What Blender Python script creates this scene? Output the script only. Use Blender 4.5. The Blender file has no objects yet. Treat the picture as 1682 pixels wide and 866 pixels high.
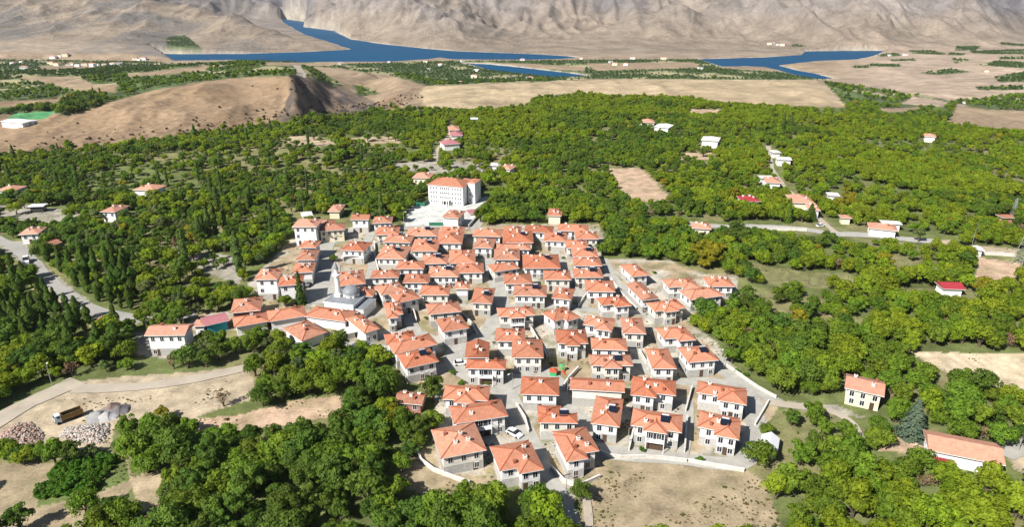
import bpy, bmesh, math, random
import numpy as np
from mathutils import Vector, Matrix
random.seed(7); rng = np.random.default_rng(7)
S = bpy.context.scene; COL = S.collection
R = math.radians
# ------------------------------------------------------------------ camera
CAMH, PITCH, FPX, CX, CY = 100.0, R(22), 1121.0, 841.0, 433.0
cam = bpy.data.objects.new('camera', bpy.data.cameras.new('camera')); COL.objects.link(cam)
cam.data.sensor_width = 36; cam.data.lens = 36*FPX/1682; cam.data.clip_start = 1; cam.data.clip_end = 40000
cam.location = (0, 0, CAMH); cam.rotation_euler = (math.pi/2-PITCH, 0, 0); S.camera = cam
# ------------------------------------------------------------------ light
SUN_EL, SUN_AZ = 42, 226.0            # azimuth clockwise from +Y: behind the camera on the left
w = bpy.data.worlds.new('World'); S.world = w; w.use_nodes = True
nt = w.node_tree; sky = nt.nodes.new('ShaderNodeTexSky'); sky.sky_type = 'NISHITA'; sky.sun_disc = False
sky.sun_elevation = R(SUN_EL); sky.sun_rotation = R(SUN_AZ); sky.altitude = 900
nt.links.new(sky.outputs[0], nt.nodes['Background'].inputs[0]); nt.nodes['Background'].inputs[1].default_value = 0.05
sun = bpy.data.objects.new('sun', bpy.data.lights.new('sun', 'SUN')); COL.objects.link(sun)
sun.data.energy = 5.0; sun.data.angle = R(0.5); sun.data.color = (1, .96, .9)
sd = Vector((math.sin(R(SUN_AZ))*math.cos(R(SUN_EL)), math.cos(R(SUN_AZ))*math.cos(R(SUN_EL)), math.sin(R(SUN_EL))))
sun.rotation_euler = sd.to_track_quat('Z', 'Y').to_euler(); sun.location = sd*300
S.view_settings.view_transform = 'Standard'; S.view_settings.look = 'None'; S.view_settings.gamma = 1
S.view_settings.exposure = 0.66
S.cycles.max_bounces = 5; S.cycles.diffuse_bounces = 1; S.cycles.volume_bounces = 0
S.cycles.transparent_max_bounces = 8
# ------------------------------------------------------------------ noise
def vnoise(x, y, seed=0):
    xi = np.floor(x).astype(np.int64); yi = np.floor(y).astype(np.int64)
    fx = x-xi; fy = y-yi; fx = fx*fx*(3-2*fx); fy = fy*fy*(3-2*fy)
    def h(a, b):
        n = (a*374761393 + b*668265263 + seed*1442695041) & 0x7fffffff
        n = ((n ^ (n >> 13))*1274126177) & 0x7fffffff
        return ((n ^ (n >> 16)) & 0xffff)/65535.0
    return (h(xi, yi)*(1-fx)+h(xi+1, yi)*fx)*(1-fy)+(h(xi, yi+1)*(1-fx)+h(xi+1, yi+1)*fx)*fy
def fbm(x, y, o=4, seed=0):
    s = 0; a = 1; t = 0
    for i in range(o):
        s = s+a*vnoise(x, y, seed+i); t += a; a *= .5; x = x*2.03+11.7; y = y*2.03+5.3
    return s/t
def ridged(x, y, o=5, seed=0):
    s = 0; a = 1; t = 0; wgt = 1
    for i in range(o):
        n = 1-np.abs(2*vnoise(x, y, seed+i)-1); n = n*n*wgt; wgt = np.clip(n*1.6, 0, 1)
        s = s+a*n; t += a; a *= .52; x, y = x*1.9+.35*y+3.1, y*1.9-.35*x+7.7
    return s/t
# ------------------------------------------------------------------ terrain heights along bearings
def dec(py): return PITCH-math.atan((CY-py)/FPX)
def V(py, Y): return (Y, CAMH-Y*math.tan(dec(py)))       # ground seen at image row py stands Y metres away
ZL = -90.0
NEAR = [(20, 0), (300, 0)]
def UP(Y0, a, b, c, d):      # slopes beyond the shore that starts Y0 metres away
    return [V(55, Y0+a), V(22, Y0+b), V(-2, Y0+c), (Y0+d, 330), (7600, 560)]
COLS = [
 (-400, NEAR+[(380,0),(430,-3),(470,-9),V(205,560),V(185,640),V(160,760),V(130,1050),V(110,1350),V(95,1700),V(88,2000),V(55,2350),V(25,2700),V(-6,3000),(3900,260),(7600,420)]),
 (0,    NEAR+[(380,0),(425,-2),(465,-9),V(203,545),V(188,620),V(160,780),V(130,1080),V(110,1380),V(96,1700),V(88,2000),V(60,2300),V(30,2620),V(-2,2950),(3900,240),(7600,420)]),
 (200,  NEAR+[(400,1),(445,2),(485,-10),V(225,520),V(165,600),V(150,700),V(128,960),V(112,1250),V(98,1650),V(92,1950),V(60,2300),V(25,2640),V(-3,2950),(3900,200),(7600,430)]),
 (330,  NEAR+[(400,1),(460,4),(505,-10),V(212,540),V(140,670),V(128,800),V(104,1080),(1350,-80),(1600,-93),V(92,2080),V(60,2400),V(30,2680),V(3,2900),(3500,-20),(4600,60),(5800,330),(7600,520)]),
 (400,  NEAR+[(400,1),(475,4),(520,-10),V(208,560),V(132,710),V(120,830),V(100,1000),(1300,-85),(1500,-95),V(90,2150),V(60,2450),V(34,2640),V(14,2780),(3150,-80),(4500,-60),(5600,260),(7600,520)]),
 (460,  NEAR+[(400,1),(480,6),(530,-10),V(203,566),V(128,715),V(115,830),V(98,980),(1300,-88),(1600,-97),(2200,-95),V(86,2300),V(60,2480),V(36,2640),(2850,-95),(4480,-95),V(12,4800),(5700,300),(7600,520)]),
 (480,  NEAR+[(400,1),(480,6),(530,-10),V(200,570),V(140,650),V(125,715),V(115,830),V(98,980),(1300,-88),(1600,-97),(2200,-95),V(84,2330),V(60,2500),V(46,2600),(2800,-97),(4550,-97),V(15,4850),(5700,300),(7600,520)]),
 (505,  NEAR+[(400,1),(485,6),(530,-10),V(199,575),V(165,680),V(128,790),V(104,960),(1300,-85),(1600,-97),(2250,-95),V(78,2370),V(60,2480),(2650,-97),(3650,-97),V(20,4050),V(0,4300),(5300,330),(7600,520)]),
 (545,  NEAR+[(400,1),(490,5),(530,-8),V(195,590),V(175,740),V(142,900),V(118,1040),(1300,-80),(1600,-97),(2300,-95),V(76,2440),(2560,-97),(3150,-97),V(45,3350),V(10,3650),(4700,330),(7600,520)]),
 (600,  NEAR+[(400,1),(500,3),(545,-5),V(184,610),V(172,780),V(155,930),V(128,1060),V(108,1500),(1700,-96),(2800,-97)]+UP(2810,130,330,520,1300)),
 (660,  NEAR+[(400,0),(500,3),(560,0),V(172,650),V(150,830),V(118,1020),(1200,-70),V(104,1750),(1900,-96),(2520,-97)]+UP(2530,180,430,640,1400)),
 (740,  NEAR+[(400,0),(500,2),(560,0),V(168,660),V(137,850),(1000,-30),V(128,1450),V(98,1960),(2050,-96),(2300,-94)]+UP(2330,300,620,850,1600)),
 (850,  NEAR+[(400,0),(500,1),V(185,590),V(160,690),V(132,860),(1000,-30),V(129,1450),V(98,1940),(2050,-95),(2200,-92),V(70,2500)]+UP(2250,500,800,1000,1700)),
 (1000, NEAR+[(400,0),(500,0),V(156,700),V(127,930),(1100,-55),V(125,1500),V(100,1900),V(94,2080),V(72,2500)]+UP(2200,600,850,1050,1700)),
 (1150, NEAR+[(400,0),(500,0),V(165,665),V(127,960),(1120,-60),V(126,1480),V(112,1700),(2050,-92),V(92,2150),V(70,2500)]+UP(2200,480,720,920,1500)),
 (1320, NEAR+[(400,0),(500,0),V(172,640),V(130,920),(1060,-60),V(128,1480),(1700,-94),(2250,-95)]+UP(2330,130,330,530,1250)),
 (1400, NEAR+[(400,0),(500,0),V(178,630),V(140,870),(1000,-50),V(128,1480),V(105,1900),(2200,-93)]+UP(2350,130,330,530,1250)),
 (1520, NEAR+[(400,0),(500,0),V(192,600),V(165,800),V(140,1120),V(115,1560),V(95,1980),V(80,2350)]+UP(2420,120,330,540,1250)),
 (1680, NEAR+[(400,0),(480,2),V(212,560),V(190,680),V(160,880),V(130,1200),V(105,1700),V(85,2200),V(70,2500)]+UP(2550,180,400,620,1300)),
 (2100, NEAR+[(400,0),(480,2),V(212,560),V(190,680),V(160,880),V(130,1200),V(105,1700),V(85,2200),V(70,2500)]+UP(2550,180,400,620,1300)),
]
UK = np.array([(c[0]-CX)/FPX*0.975 for c in COLS])
LYG = np.linspace(math.log(20), math.log(9000), 900); TAB = []
for c, prof in COLS:
    p = np.array(prof, float); yy = np.exp(LYG); z = np.interp(yy, p[:, 0], p[:, 1])
    k = np.ones(13)/13; zp = np.pad(z, 6, mode='edge'); z = np.convolve(zp, k, 'valid'); zp = np.pad(z, 3, mode='edge'); z = np.convolve(zp, np.ones(7)/7, 'valid')
    TAB.append(z)
TAB = np.array(TAB)
LAKE_PX = [
 [(248,87.5),(301,88.5),(402,88),(500,85),(560,82),(577,80.5),(560,75),(536,67),(500,56),(465,36),(458,30),(478,32),(506,35.5),(501,44),(549,50),(577,64),(620,71),(694,79),(751,84),(875,88.5),(930,92),(955,95),(900,98),(794,97.5),(747,97),(722,94),(700,97),(640,101),(560,101),(500,102),(380,99),(301,101),(288,101)],
 [(757,103.5),(801,105),(870,112),(911,117),(960,123),(964,126),(911,127.5),(860,122),(808,116),(775,107)],
 [(1147,97),(1254,94),(1318,90),(1321,84),(1388,83),(1461,83),(1441,90),(1408,97),(1338,100),(1277,107),(1307,115),(1340,121),(1372,129),(1350,131),(1321,127),(1281,115),(1254,109),(1187,110)]]
ct, st = math.cos(PITCH), math.sin(PITCH)
def raydir(px, py):
    x = (px-CX)/FPX; y = (CY-py)/FPX
    return np.array([x, ct+y*st, -st+y*ct])
def onplane(px, py, z):
    d = raydir(px, py); t = (z-CAMH)/d[2]; return (d[0]*t, d[1]*t)
LAKE = [np.array([onplane(a, b, ZL) for a, b in q]) for q in LAKE_PX]
def inpoly(x, y, P):
    c = np.zeros(np.shape(x), bool); n = len(P)
    for i in range(n):
        x1, y1 = P[i]; x2, y2 = P[(i+1) % n]
        if y1 == y2: continue
        c ^= ((y1 > y) != (y2 > y)) & (x < (x2-x1)*(y-y1)/(y2-y1)+x1)
    return c
def sdpoly(x, y, P):
    d = np.full(np.shape(x), 1e9); n = len(P)
    for i in range(n):
        x1, y1 = P[i]; x2, y2 = P[(i+1) % n]; dx, dy = x2-x1, y2-y1
        t = np.clip(((x-x1)*dx+(y-y1)*dy)/(dx*dx+dy*dy+1e-9), 0, 1)
        d = np.minimum(d, np.hypot(x-x1-t*dx, y-y1-t*dy))
    return np.where(inpoly(x, y, P), -d, d)
def lake_sd(x, y):
    d = np.full(np.shape(x), 1e9)
    for P in LAKE: d = np.minimum(d, sdpoly(x, y, P))
    return d
def hz(x, y):
    x = np.atleast_1d(np.asarray(x, float)); y = np.atleast_1d(np.asarray(y, float)); Y = np.maximum(y, 21)
    u = np.clip(x/Y, UK[0], UK[-1]); k = np.clip(np.searchsorted(UK, u)-1, 0, len(UK)-2)
    t = (u-UK[k])/(UK[k+1]-UK[k]); t = t*t*(3-2*t)*.6+t*.4
    f = (np.log(np.clip(Y, 20, 8990))-LYG[0])/(LYG[1]-LYG[0]); i = np.clip(f.astype(int), 0, 898); g = f-i
    a = TAB[k, i]*(1-g)+TAB[k, i+1]*g; b = TAB[k+1, i]*(1-g)+TAB[k+1, i+1]*g
    z = a*(1-t)+b*t
    m = (Y > 380)
    if m.any():
        X = x[m]; YY = Y[m]; zz = z[m]
        # rough banks and gullies on the bluff and the low hills
        am = np.clip((YY-450)/150, 0, 1)*np.clip((1500-YY)/400, 0, 1)*(1+.3*np.clip((YY-650)/100, 0, 1))
        left = np.clip((-.05-X/YY)/.08, 0, 1)
        zz = zz+am*((fbm(X/90, YY/90, 4, 3)-.5)*5+(ridged(X/36, YY/60, 4, 9)-.4)*(3+4.5*left*np.clip((750-YY)/150, 0, 1)))
        # the eroded flank right of the spur
        fl = np.exp(-((X/YY+.245)/.05)**2)*np.exp(-((YY-680)/110)**2)
        zz = zz-fl*(ridged((X+YY*.35)/24, YY/110, 4, 21)*15+fbm(X/9, YY/14, 3, 23)*3)
        # mountains
        mt = np.clip((YY-2100)/300, 0, 1)*np.clip((zz-ZL)/75, 0.0, 1.5)
        wx = X+80*(fbm(X/400, YY/400, 3, 31)-.5); wy = YY+80*(fbm(X/400, YY/400, 3, 41)-.5)
        lf = 1-.6*np.clip((-.25-X/YY)/.1, 0, 1)*np.clip((3400-YY)/300, 0, 1)
        zz = zz+mt*lf*((ridged(wx/620+1.7, wy/800, 5, 5)-.42)*74+(ridged(wx/165+YY/1300, wy/520, 5, 15)-.45)*60+(ridged(wx/48-YY/500, wy/150, 4, 25)-.45)*20)
        far = np.clip((YY-1200)/300, 0, 1)*(1-np.clip((YY-2600)/400, 0, 1))
        zz = zz+far*(fbm(X/160, YY/220, 3, 51)-.5)*6
        fm = YY > 1250
        if fm.any():
            s = lake_sd(X[fm], YY[fm]); v = zz[fm]
            nearside = YY[fm] < 2150
            s = s+(fbm(X[fm]/40, YY[fm]/60, 3, 61)-.5)*9
            lo = ZL+np.clip(s*.10, 0, 4)
            v = np.where(s > 0, np.minimum(v, ZL+2.0+np.clip(s, 0, 900)*.03+np.clip((YY[fm]-1950)/350, 0, 1)**2*400+np.clip(s, 0, 900)*np.clip((YY[fm]-1950)/100, 0, 1)*.3), v)
            v = np.where(s > 0, np.maximum(v, lo), ZL-np.clip(-s*.25, 0, 8))
            zz[fm] = v
        z[m] = zz
    return z
def h1(x, y): return float(hz(x, y)[0])
def project(x, y, z):
    dz = z-CAMH; dep = y*ct-dz*st; up = y*st+dz*ct
    return CX+FPX*x/dep, CY-FPX*up/dep
TS = 30*np.exp(np.arange(0, 1400)*.0042)
def at(px, py, h=0.0):
    """first point of the ground (raised by h) seen through a pixel of the photograph"""
    d = raydir(px, py); d = d/d[1]
    g = hz(d[0]*TS, TS)+h; z = CAMH+d[2]*TS; k = np.argmax(z < g)
    if k == 0: k = len(TS)-1
    a, b = TS[k-1], TS[k]; fa = (CAMH+d[2]*a)-g[k-1]; fb = z[k]-g[k]; t = a+(b-a)*fa/(fa-fb+1e-9)
    return Vector((d[0]*t, t, h1(d[0]*t, t)))
# ------------------------------------------------------------------ materials
def mat(name, col=(.5, .5, .5), rough=.8, var=0., objvar=0., scale=4., bump=0., spec=.3, dark=None, metal=0.):
    m = bpy.data.materials.new(name); m.use_nodes = True; n = m.node_tree; b = n.nodes['Principled BSDF']
    b.inputs['Roughness'].default_value = rough; b.inputs['Specular IOR Level'].default_value = spec
    b.inputs['Metallic'].default_value = metal
    L = n.links.new
    tc = n.nodes.new('ShaderNodeTexCoord'); ns = n.nodes.new('ShaderNodeTexNoise'); ns.inputs['Scale'].default_value = scale; ns.inputs['Detail'].default_value = 6
    ns.inputs['Roughness'].default_value = .65
    oi = n.nodes.new('ShaderNodeObjectInfo'); ad = n.nodes.new('ShaderNodeVectorMath'); ad.operation = 'ADD'
    sc = n.nodes.new('ShaderNodeVectorMath'); sc.operation = 'SCALE'; L(oi.outputs['Location'], sc.inputs[0]); sc.inputs['Scale'].default_value = 1
    L(tc.outputs['Object'], ad.inputs[0]); L(sc.outputs[0], ad.inputs[1]); L(ad.outputs[0], ns.inputs['Vector'])
    mx = n.nodes.new('ShaderNodeMix'); mx.data_type = 'RGBA'
    dk = dark or tuple(c*(1-var) for c in col)
    mx.inputs['A'].default_value = (*dk, 1); mx.inputs['B'].default_value = (*[min(1, c*(1+var*.6)) for c in col], 1)
    cr = n.nodes.new('ShaderNodeMapRange'); cr.inputs['From Min'].default_value = .32; cr.inputs['From Max'].default_value = .68
    L(ns.outputs['Fac'], cr.inputs['Value']); L(cr.outputs[0], mx.inputs['Factor'])
    hs = n.nodes.new('ShaderNodeHueSaturation'); L(mx.outputs['Result'], hs.inputs['Color'])
    mr = n.nodes.new('ShaderNodeMapRange'); mr.inputs['To Min'].default_value = 1-objvar; mr.inputs['To Max'].default_value = 1+objvar
    L(oi.outputs['Random'], mr.inputs['Value']); L(mr.outputs[0], hs.inputs['Value']); L(hs.outputs[0], b.inputs['Base Color'])
    if bump:
        bp = n.nodes.new('ShaderNodeBump'); bp.inputs['Strength'].default_value = .6; bp.inputs['Distance'].default_value = bump
        L(ns.outputs['Fac'], bp.inputs['Height']); L(bp.outputs[0], b.inputs['Normal'])
    return m
M = dict(
 plaster=mat('plaster', (.80, .78, .76), .85, .10, .04, 1.3), cream=mat('cream_plaster', (.74, .66, .48), .85, .12, .05, 1.2),
 stone=mat('grey_stone', (.45, .435, .40), .9, .30, .12, 2.6, .03), white=mat('white_paint', (.82, .82, .82), .6, .04),
 glass=mat('window_glass', (.018, .022, .03), .15, .4, .5, .7, spec=.6), wood=mat('dark_wood', (.09, .055, .035), .7, .3, .2),
 chim=mat('chimney_plaster', (.82, .78, .72), .85, .2, .08, 3), cap=mat('chimney_cap', (.35, .12, .07), .8, .3),
 solar=mat('solar_collector', (.012, .016, .03), .18, .4, spec=.7), tank=mat('tank_metal', (.7, .7, .72), .35, .1, metal=.5),
 concrete=mat('concrete', (.42, .41, .38), .9, .18, .05, .35, .01), gwall=mat('garden_wall_render', (.62, .58, .52), .9, .25, .08, 1.2),
 lead=mat('lead_sheet', (.235, .25, .265), .5, .2, 0, 1.5), pink=mat('pink_sheet', (.42, .17, .18), .6, .15, 0, .8), redmetal=mat('red_sheet', (.36, .04, .05), .5, .15),
 green=mat('green_mesh', (.02, .16, .09), .7, .2), turq=mat('turquoise_paint', (.03, .35, .45), .6, .15), brick=mat('brick_render', (.40, .19, .14), .9, .25, 0, 2),
 bark=mat('bark', (.12, .09, .065), .95, .35, .2, 6), pale_bark=mat('pale_bark', (.45, .43, .38), .9, .3, .1, 5),
 metal=mat('galvanised_steel', (.55, .56, .57), .4, .1, metal=.6), tyre=mat('rubber', (.02, .02, .02), .9, .2), ochre=mat('ochre_paint', (.26, .16, .05), .7, .35, 0, 1),
 cab=mat('cab_paint', (.62, .72, .76), .35, .06, spec=.5), darkload=mat('dark_steel', (.04, .04, .042), .7, .3), yellow=mat('yellow_plastic', (.8, .6, .05), .5, .1), redp=mat('red_plastic', (.6, .08, .04), .5, .1), greenp=mat('green_plastic', (.05, .4, .15), .5, .1),
 carwhite=mat('car_paint', (.8, .8, .8), .25, .03, spec=.6), tarp=mat('white_tarpaulin', (.82, .82, .85), .6, .06), conc_white=mat('pale_roof_slab', (.66, .62, .58), .9, .2, .06, .5),
)
def roofmat(name, col, var, dustcol):
    m = mat(name, col, .8, var, .16, .9, .02); n = m.node_tree; L = n.links.new
    b = n.nodes['Principled BSDF']; hs = [x for x in n.nodes if x.type == 'HUE_SAT'][0]
    tc = [x for x in n.nodes if x.type == 'TEX_COORD'][0]
    n2 = n.nodes.new('ShaderNodeTexNoise'); n2.inputs['Scale'].default_value = 5.5; n2.inputs['Detail'].default_value = 3
    L(tc.outputs['Object'], n2.inputs['Vector'])
    wv = n.nodes.new('ShaderNodeTexWave'); wv.bands_direction = 'Z'; wv.inputs['Scale'].default_value = 4.2; wv.inputs['Distortion'].default_value = 1.5
    L(tc.outputs['Object'], wv.inputs['Vector'])
    mr = n.nodes.new('ShaderNodeMapRange'); mr.inputs['To Min'].default_value = .86; mr.inputs['To Max'].default_value = 1.06; L(wv.outputs['Fac'], mr.inputs['Value'])
    mx = n.nodes.new('ShaderNodeMix'); mx.data_type = 'RGBA'; mx.inputs['B'].default_value = (*dustcol, 1)
    cr = n.nodes.new('ShaderNodeMapRange'); cr.inputs['From Min'].default_value = .5; cr.inputs['From Max'].default_value = .8; cr.inputs['To Max'].default_value = .6
    L(n2.outputs['Fac'], cr.inputs['Value']); L(cr.outputs[0], mx.inputs['Factor']); L(hs.outputs[0], mx.inputs['A'])
    ml = n.nodes.new('ShaderNodeVectorMath'); ml.operation = 'SCALE'; L(mx.outputs['Result'], ml.inputs[0]); L(mr.outputs[0], ml.inputs['Scale'])
    L(ml.outputs[0], b.inputs['Base Color'])
    return m
M['tile'] = roofmat('clay_tiles', (.49, .205, .122), .22, (.58, .31, .21))
M['oldtile'] = roofmat('old_clay_tiles', (.42, .19, .12), .30, (.5, .33, .25))
M['paletile'] = roofmat('pale_clay_tiles', (.56, .27, .18), .22, (.62, .42, .33))
M['tile2'] = roofmat('faded_clay_tiles', (.50, .235, .15), .28, (.56, .38, .28)); M['tile3'] = roofmat('deep_clay_tiles', (.43, .15, .08), .26, (.50, .27, .18))
M['plaster2'] = mat('warm_plaster', (.74, .69, .60), .85, .16, .08, 1.0)
M['ridge'] = mat('ridge_tiles', (.36, .10, .045), .85, .2, .1, 2)
def leafmat(name, col, objhue=.03, objval=.22, trans=.48):
    m = bpy.data.materials.new(name); m.use_nodes = True; n = m.node_tree; L = n.links.new; b = n.nodes['Principled BSDF']
    b.inputs['Roughness'].default_value = .65; b.inputs['Specular IOR Level'].default_value = .2
    at_ = n.nodes.new('ShaderNodeAttribute'); at_.attribute_name = 'leafv'
    mx = n.nodes.new('ShaderNodeMix'); mx.data_type = 'RGBA'
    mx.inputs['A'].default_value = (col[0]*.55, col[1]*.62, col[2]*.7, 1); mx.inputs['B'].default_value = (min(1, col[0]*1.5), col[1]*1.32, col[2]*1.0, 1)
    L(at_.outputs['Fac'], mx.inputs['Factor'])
    oi = n.nodes.new('ShaderNodeObjectInfo'); hs = n.nodes.new('ShaderNodeHueSaturation'); L(mx.outputs['Result'], hs.inputs['Color'])
    a = n.nodes.new('ShaderNodeMapRange'); a.inputs['To Min'].default_value = .5-objhue; a.inputs['To Max'].default_value = .5+objhue*.6; L(oi.outputs['Random'], a.inputs['Value']); L(a.outputs[0], hs.inputs['Hue'])
    mm = n.nodes.new('ShaderNodeMath'); mm.operation = 'MULTIPLY'; mm.inputs[1].default_value = 7.31; L(oi.outputs['Random'], mm.inputs[0])
    fr = n.nodes.new('ShaderNodeMath'); fr.operation = 'FRACT'; L(mm.outputs[0], fr.inputs[0])
    v = n.nodes.new('ShaderNodeMapRange'); v.inputs['To Min'].default_value = 1-objval; v.inputs['To Max'].default_value = 1+objval; L(fr.outputs[0], v.inputs['Value']); L(v.outputs[0], hs.inputs['Value'])
    L(hs.outputs[0], b.inputs['Base Color'])
    tr = n.nodes.new('ShaderNodeBsdfTranslucent'); L(hs.outputs[0], tr.inputs['Color']); ms = n.nodes.new('ShaderNodeMixShader'); ms.inputs[0].default_value = trans
    L(b.outputs[0], ms.inputs[1]); L(tr.outputs[0], ms.inputs[2]); L(ms.outputs[0], n.nodes['Material Output'].inputs['Surface'])
    return m
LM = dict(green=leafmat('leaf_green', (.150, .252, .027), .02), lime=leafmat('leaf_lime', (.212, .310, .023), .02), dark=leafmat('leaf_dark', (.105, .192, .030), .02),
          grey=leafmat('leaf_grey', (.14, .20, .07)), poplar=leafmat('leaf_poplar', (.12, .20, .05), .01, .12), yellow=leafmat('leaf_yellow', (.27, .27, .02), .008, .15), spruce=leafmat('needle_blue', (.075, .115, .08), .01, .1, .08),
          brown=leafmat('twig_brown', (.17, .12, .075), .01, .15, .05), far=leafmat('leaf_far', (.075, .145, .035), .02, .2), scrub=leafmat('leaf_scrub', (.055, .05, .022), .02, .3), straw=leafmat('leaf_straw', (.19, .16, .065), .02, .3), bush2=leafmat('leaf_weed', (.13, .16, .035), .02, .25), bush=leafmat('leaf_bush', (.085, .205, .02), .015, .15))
# ------------------------------------------------------------------ helpers
def tag(o, label=None, cat=None, group=None, kind=None):
    if label: o['label'] = label
    if cat: o['category'] = cat
    if group: o['group'] = group
    if kind: o['kind'] = kind
    return o
def empty(name, loc, rz=0, label=None, cat=None, group=None):
    o = bpy.data.objects.new(name, None); COL.objects.link(o); o.location = loc; o.rotation_euler = (0, 0, rz); o.empty_display_size = .5
    return tag(o, label, cat, group)
class MB:
    def __init__(s): s.v = []; s.f = []; s.m = []
    def add(s, vs, fs, mi=0):
        k = len(s.v); s.v += [tuple(v) for v in vs]; s.f += [tuple(i+k for i in f) for f in fs]; s.m += [mi]*len(fs); return s
    def box(s, x0, x1, y0, y1, z0, z1, mi=0):
        return s.add([(x0,y0,z0),(x1,y0,z0),(x1,y1,z0),(x0,y1,z0),(x0,y0,z1),(x1,y0,z1),(x1,y1,z1),(x0,y1,z1)],
                     [(3,2,1,0),(4,5,6,7),(0,1,5,4),(1,2,6,5),(2,3,7,6),(3,0,4,7)], mi)
    def bar(s, a, b, r, mi=0, n=4, r2=None):
        a = Vector(a); b = Vector(b); d = (b-a).normalized(); u = d.orthogonal().normalized(); v_ = d.cross(u); r2 = r if r2 is None else r2
        vs = [a+(u*math.cos(t)+v_*math.sin(t))*r for t in [2*math.pi*i/n for i in range(n)]]+[b+(u*math.cos(t)+v_*math.sin(t))*r2 for t in [2*math.pi*i/n for i in range(n)]]
        fs = [(i, (i+1) % n, n+(i+1) % n, n+i) for i in range(n)]+[tuple(range(n))[::-1], tuple(range(n, 2*n))]
        return s.add(vs, fs, mi)
    def lathe(s, prof, n=16, c=(0, 0), mi=0):
        vs = []; fs = []
        for r, z in prof:
            for i in range(n): t = 2*math.pi*i/n; vs.append((c[0]+r*math.cos(t), c[1]+r*math.sin(t), z))
        for j in range(len(prof)-1):
            for i in range(n): k = (i+1) % n; fs.append((j*n+i, j*n+k, (j+1)*n+k, (j+1)*n+i))
        return s.add(vs, fs, mi)
    def mesh(s, name, mats):
        me = bpy.data.meshes.new(name); me.from_pydata(s.v, [], s.f)
        for m in (mats if isinstance(mats, (list, tuple)) else [mats]): me.materials.append(m)
        me.polygons.foreach_set('material_index', s.m); me.update(); return me
    def build(s, name, mats, parent=None, loc=(0, 0, 0), rz=0):
        return link(name, s.mesh(name, mats), parent, loc, rz)
def link(name, me, parent=None, loc=(0, 0, 0), rz=0):
    o = bpy.data.objects.new(name, me); COL.objects.link(o); o.parent = parent; o.location = loc; o.rotation_euler = (0, 0, rz); return o
def npmesh(name, V_, F, mats, attr=None):
    me = bpy.data.meshes.new(name); V_ = np.asarray(V_, np.float32); F = np.asarray(F, np.int32); k = F.shape[1]
    me.vertices.add(len(V_)); me.vertices.foreach_set('co', V_.ravel()); me.loops.add(F.size); me.loops.foreach_set('vertex_index', F.ravel())
    me.polygons.add(len(F)); me.polygons.foreach_set('loop_start', np.arange(0, F.size, k, dtype=np.int32)); me.polygons.foreach_set('loop_total', np.full(len(F), k, np.int32))
    for m in mats: me.materials.append(m)
    me.update(calc_edges=True)
    if attr is not None:
        for an, (dom, typ, arr) in attr.items():
            a = me.attributes.new(an, typ, dom); a.data.foreach_set('color' if typ == 'FLOAT_COLOR' else 'value', np.asarray(arr, np.float32).ravel())
    return me
# ------------------------------------------------------------------ land cover, outlined where it lies
FOREST_EDGE = [(-600,275),(0,258),(100,245),(200,240),(300,226),(400,210),(480,198),(560,190),(640,181),(700,176),(760,180),(860,176),(880,158),(960,152),(1100,160),(1200,168),(1390,180),(1460,190),(1560,203),(1682,216),(2300,235)]
FEX = np.array([p[0] for p in FOREST_EDGE], float); FEY = np.array([p[1] for p in FOREST_EDGE], float)
VILLAGE = [(405,470),(480,392),(520,385),(520,378),(640,368),(664,372),(770,372),(830,368),(985,368),(992,395),(985,425),(1100,428),(1150,448),(1210,452),(1212,485),(1150,510),(1130,530),(1180,565),(1200,600),(1245,640),(1285,660),(1262,690),(1240,740),(1228,768),(1130,756),(1000,745),(985,752),(985,790),(950,800),(945,866),(905,800),(820,800),(800,780),(730,778),(705,760),(690,740),(720,712),(712,650),(660,612),(630,575),(610,560),(520,560),(460,560),(455,540),(385,545),(310,545),(310,520),(385,510),(430,490)]
TAN, PALE, DRY, OLIVE, PINKS, GREYD, SAND = (.42,.33,.22), (.41,.335,.235), (.32,.255,.165), (.19,.185,.085), (.46,.33,.23), (.34,.31,.26), (.55,.45,.31)
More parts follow.
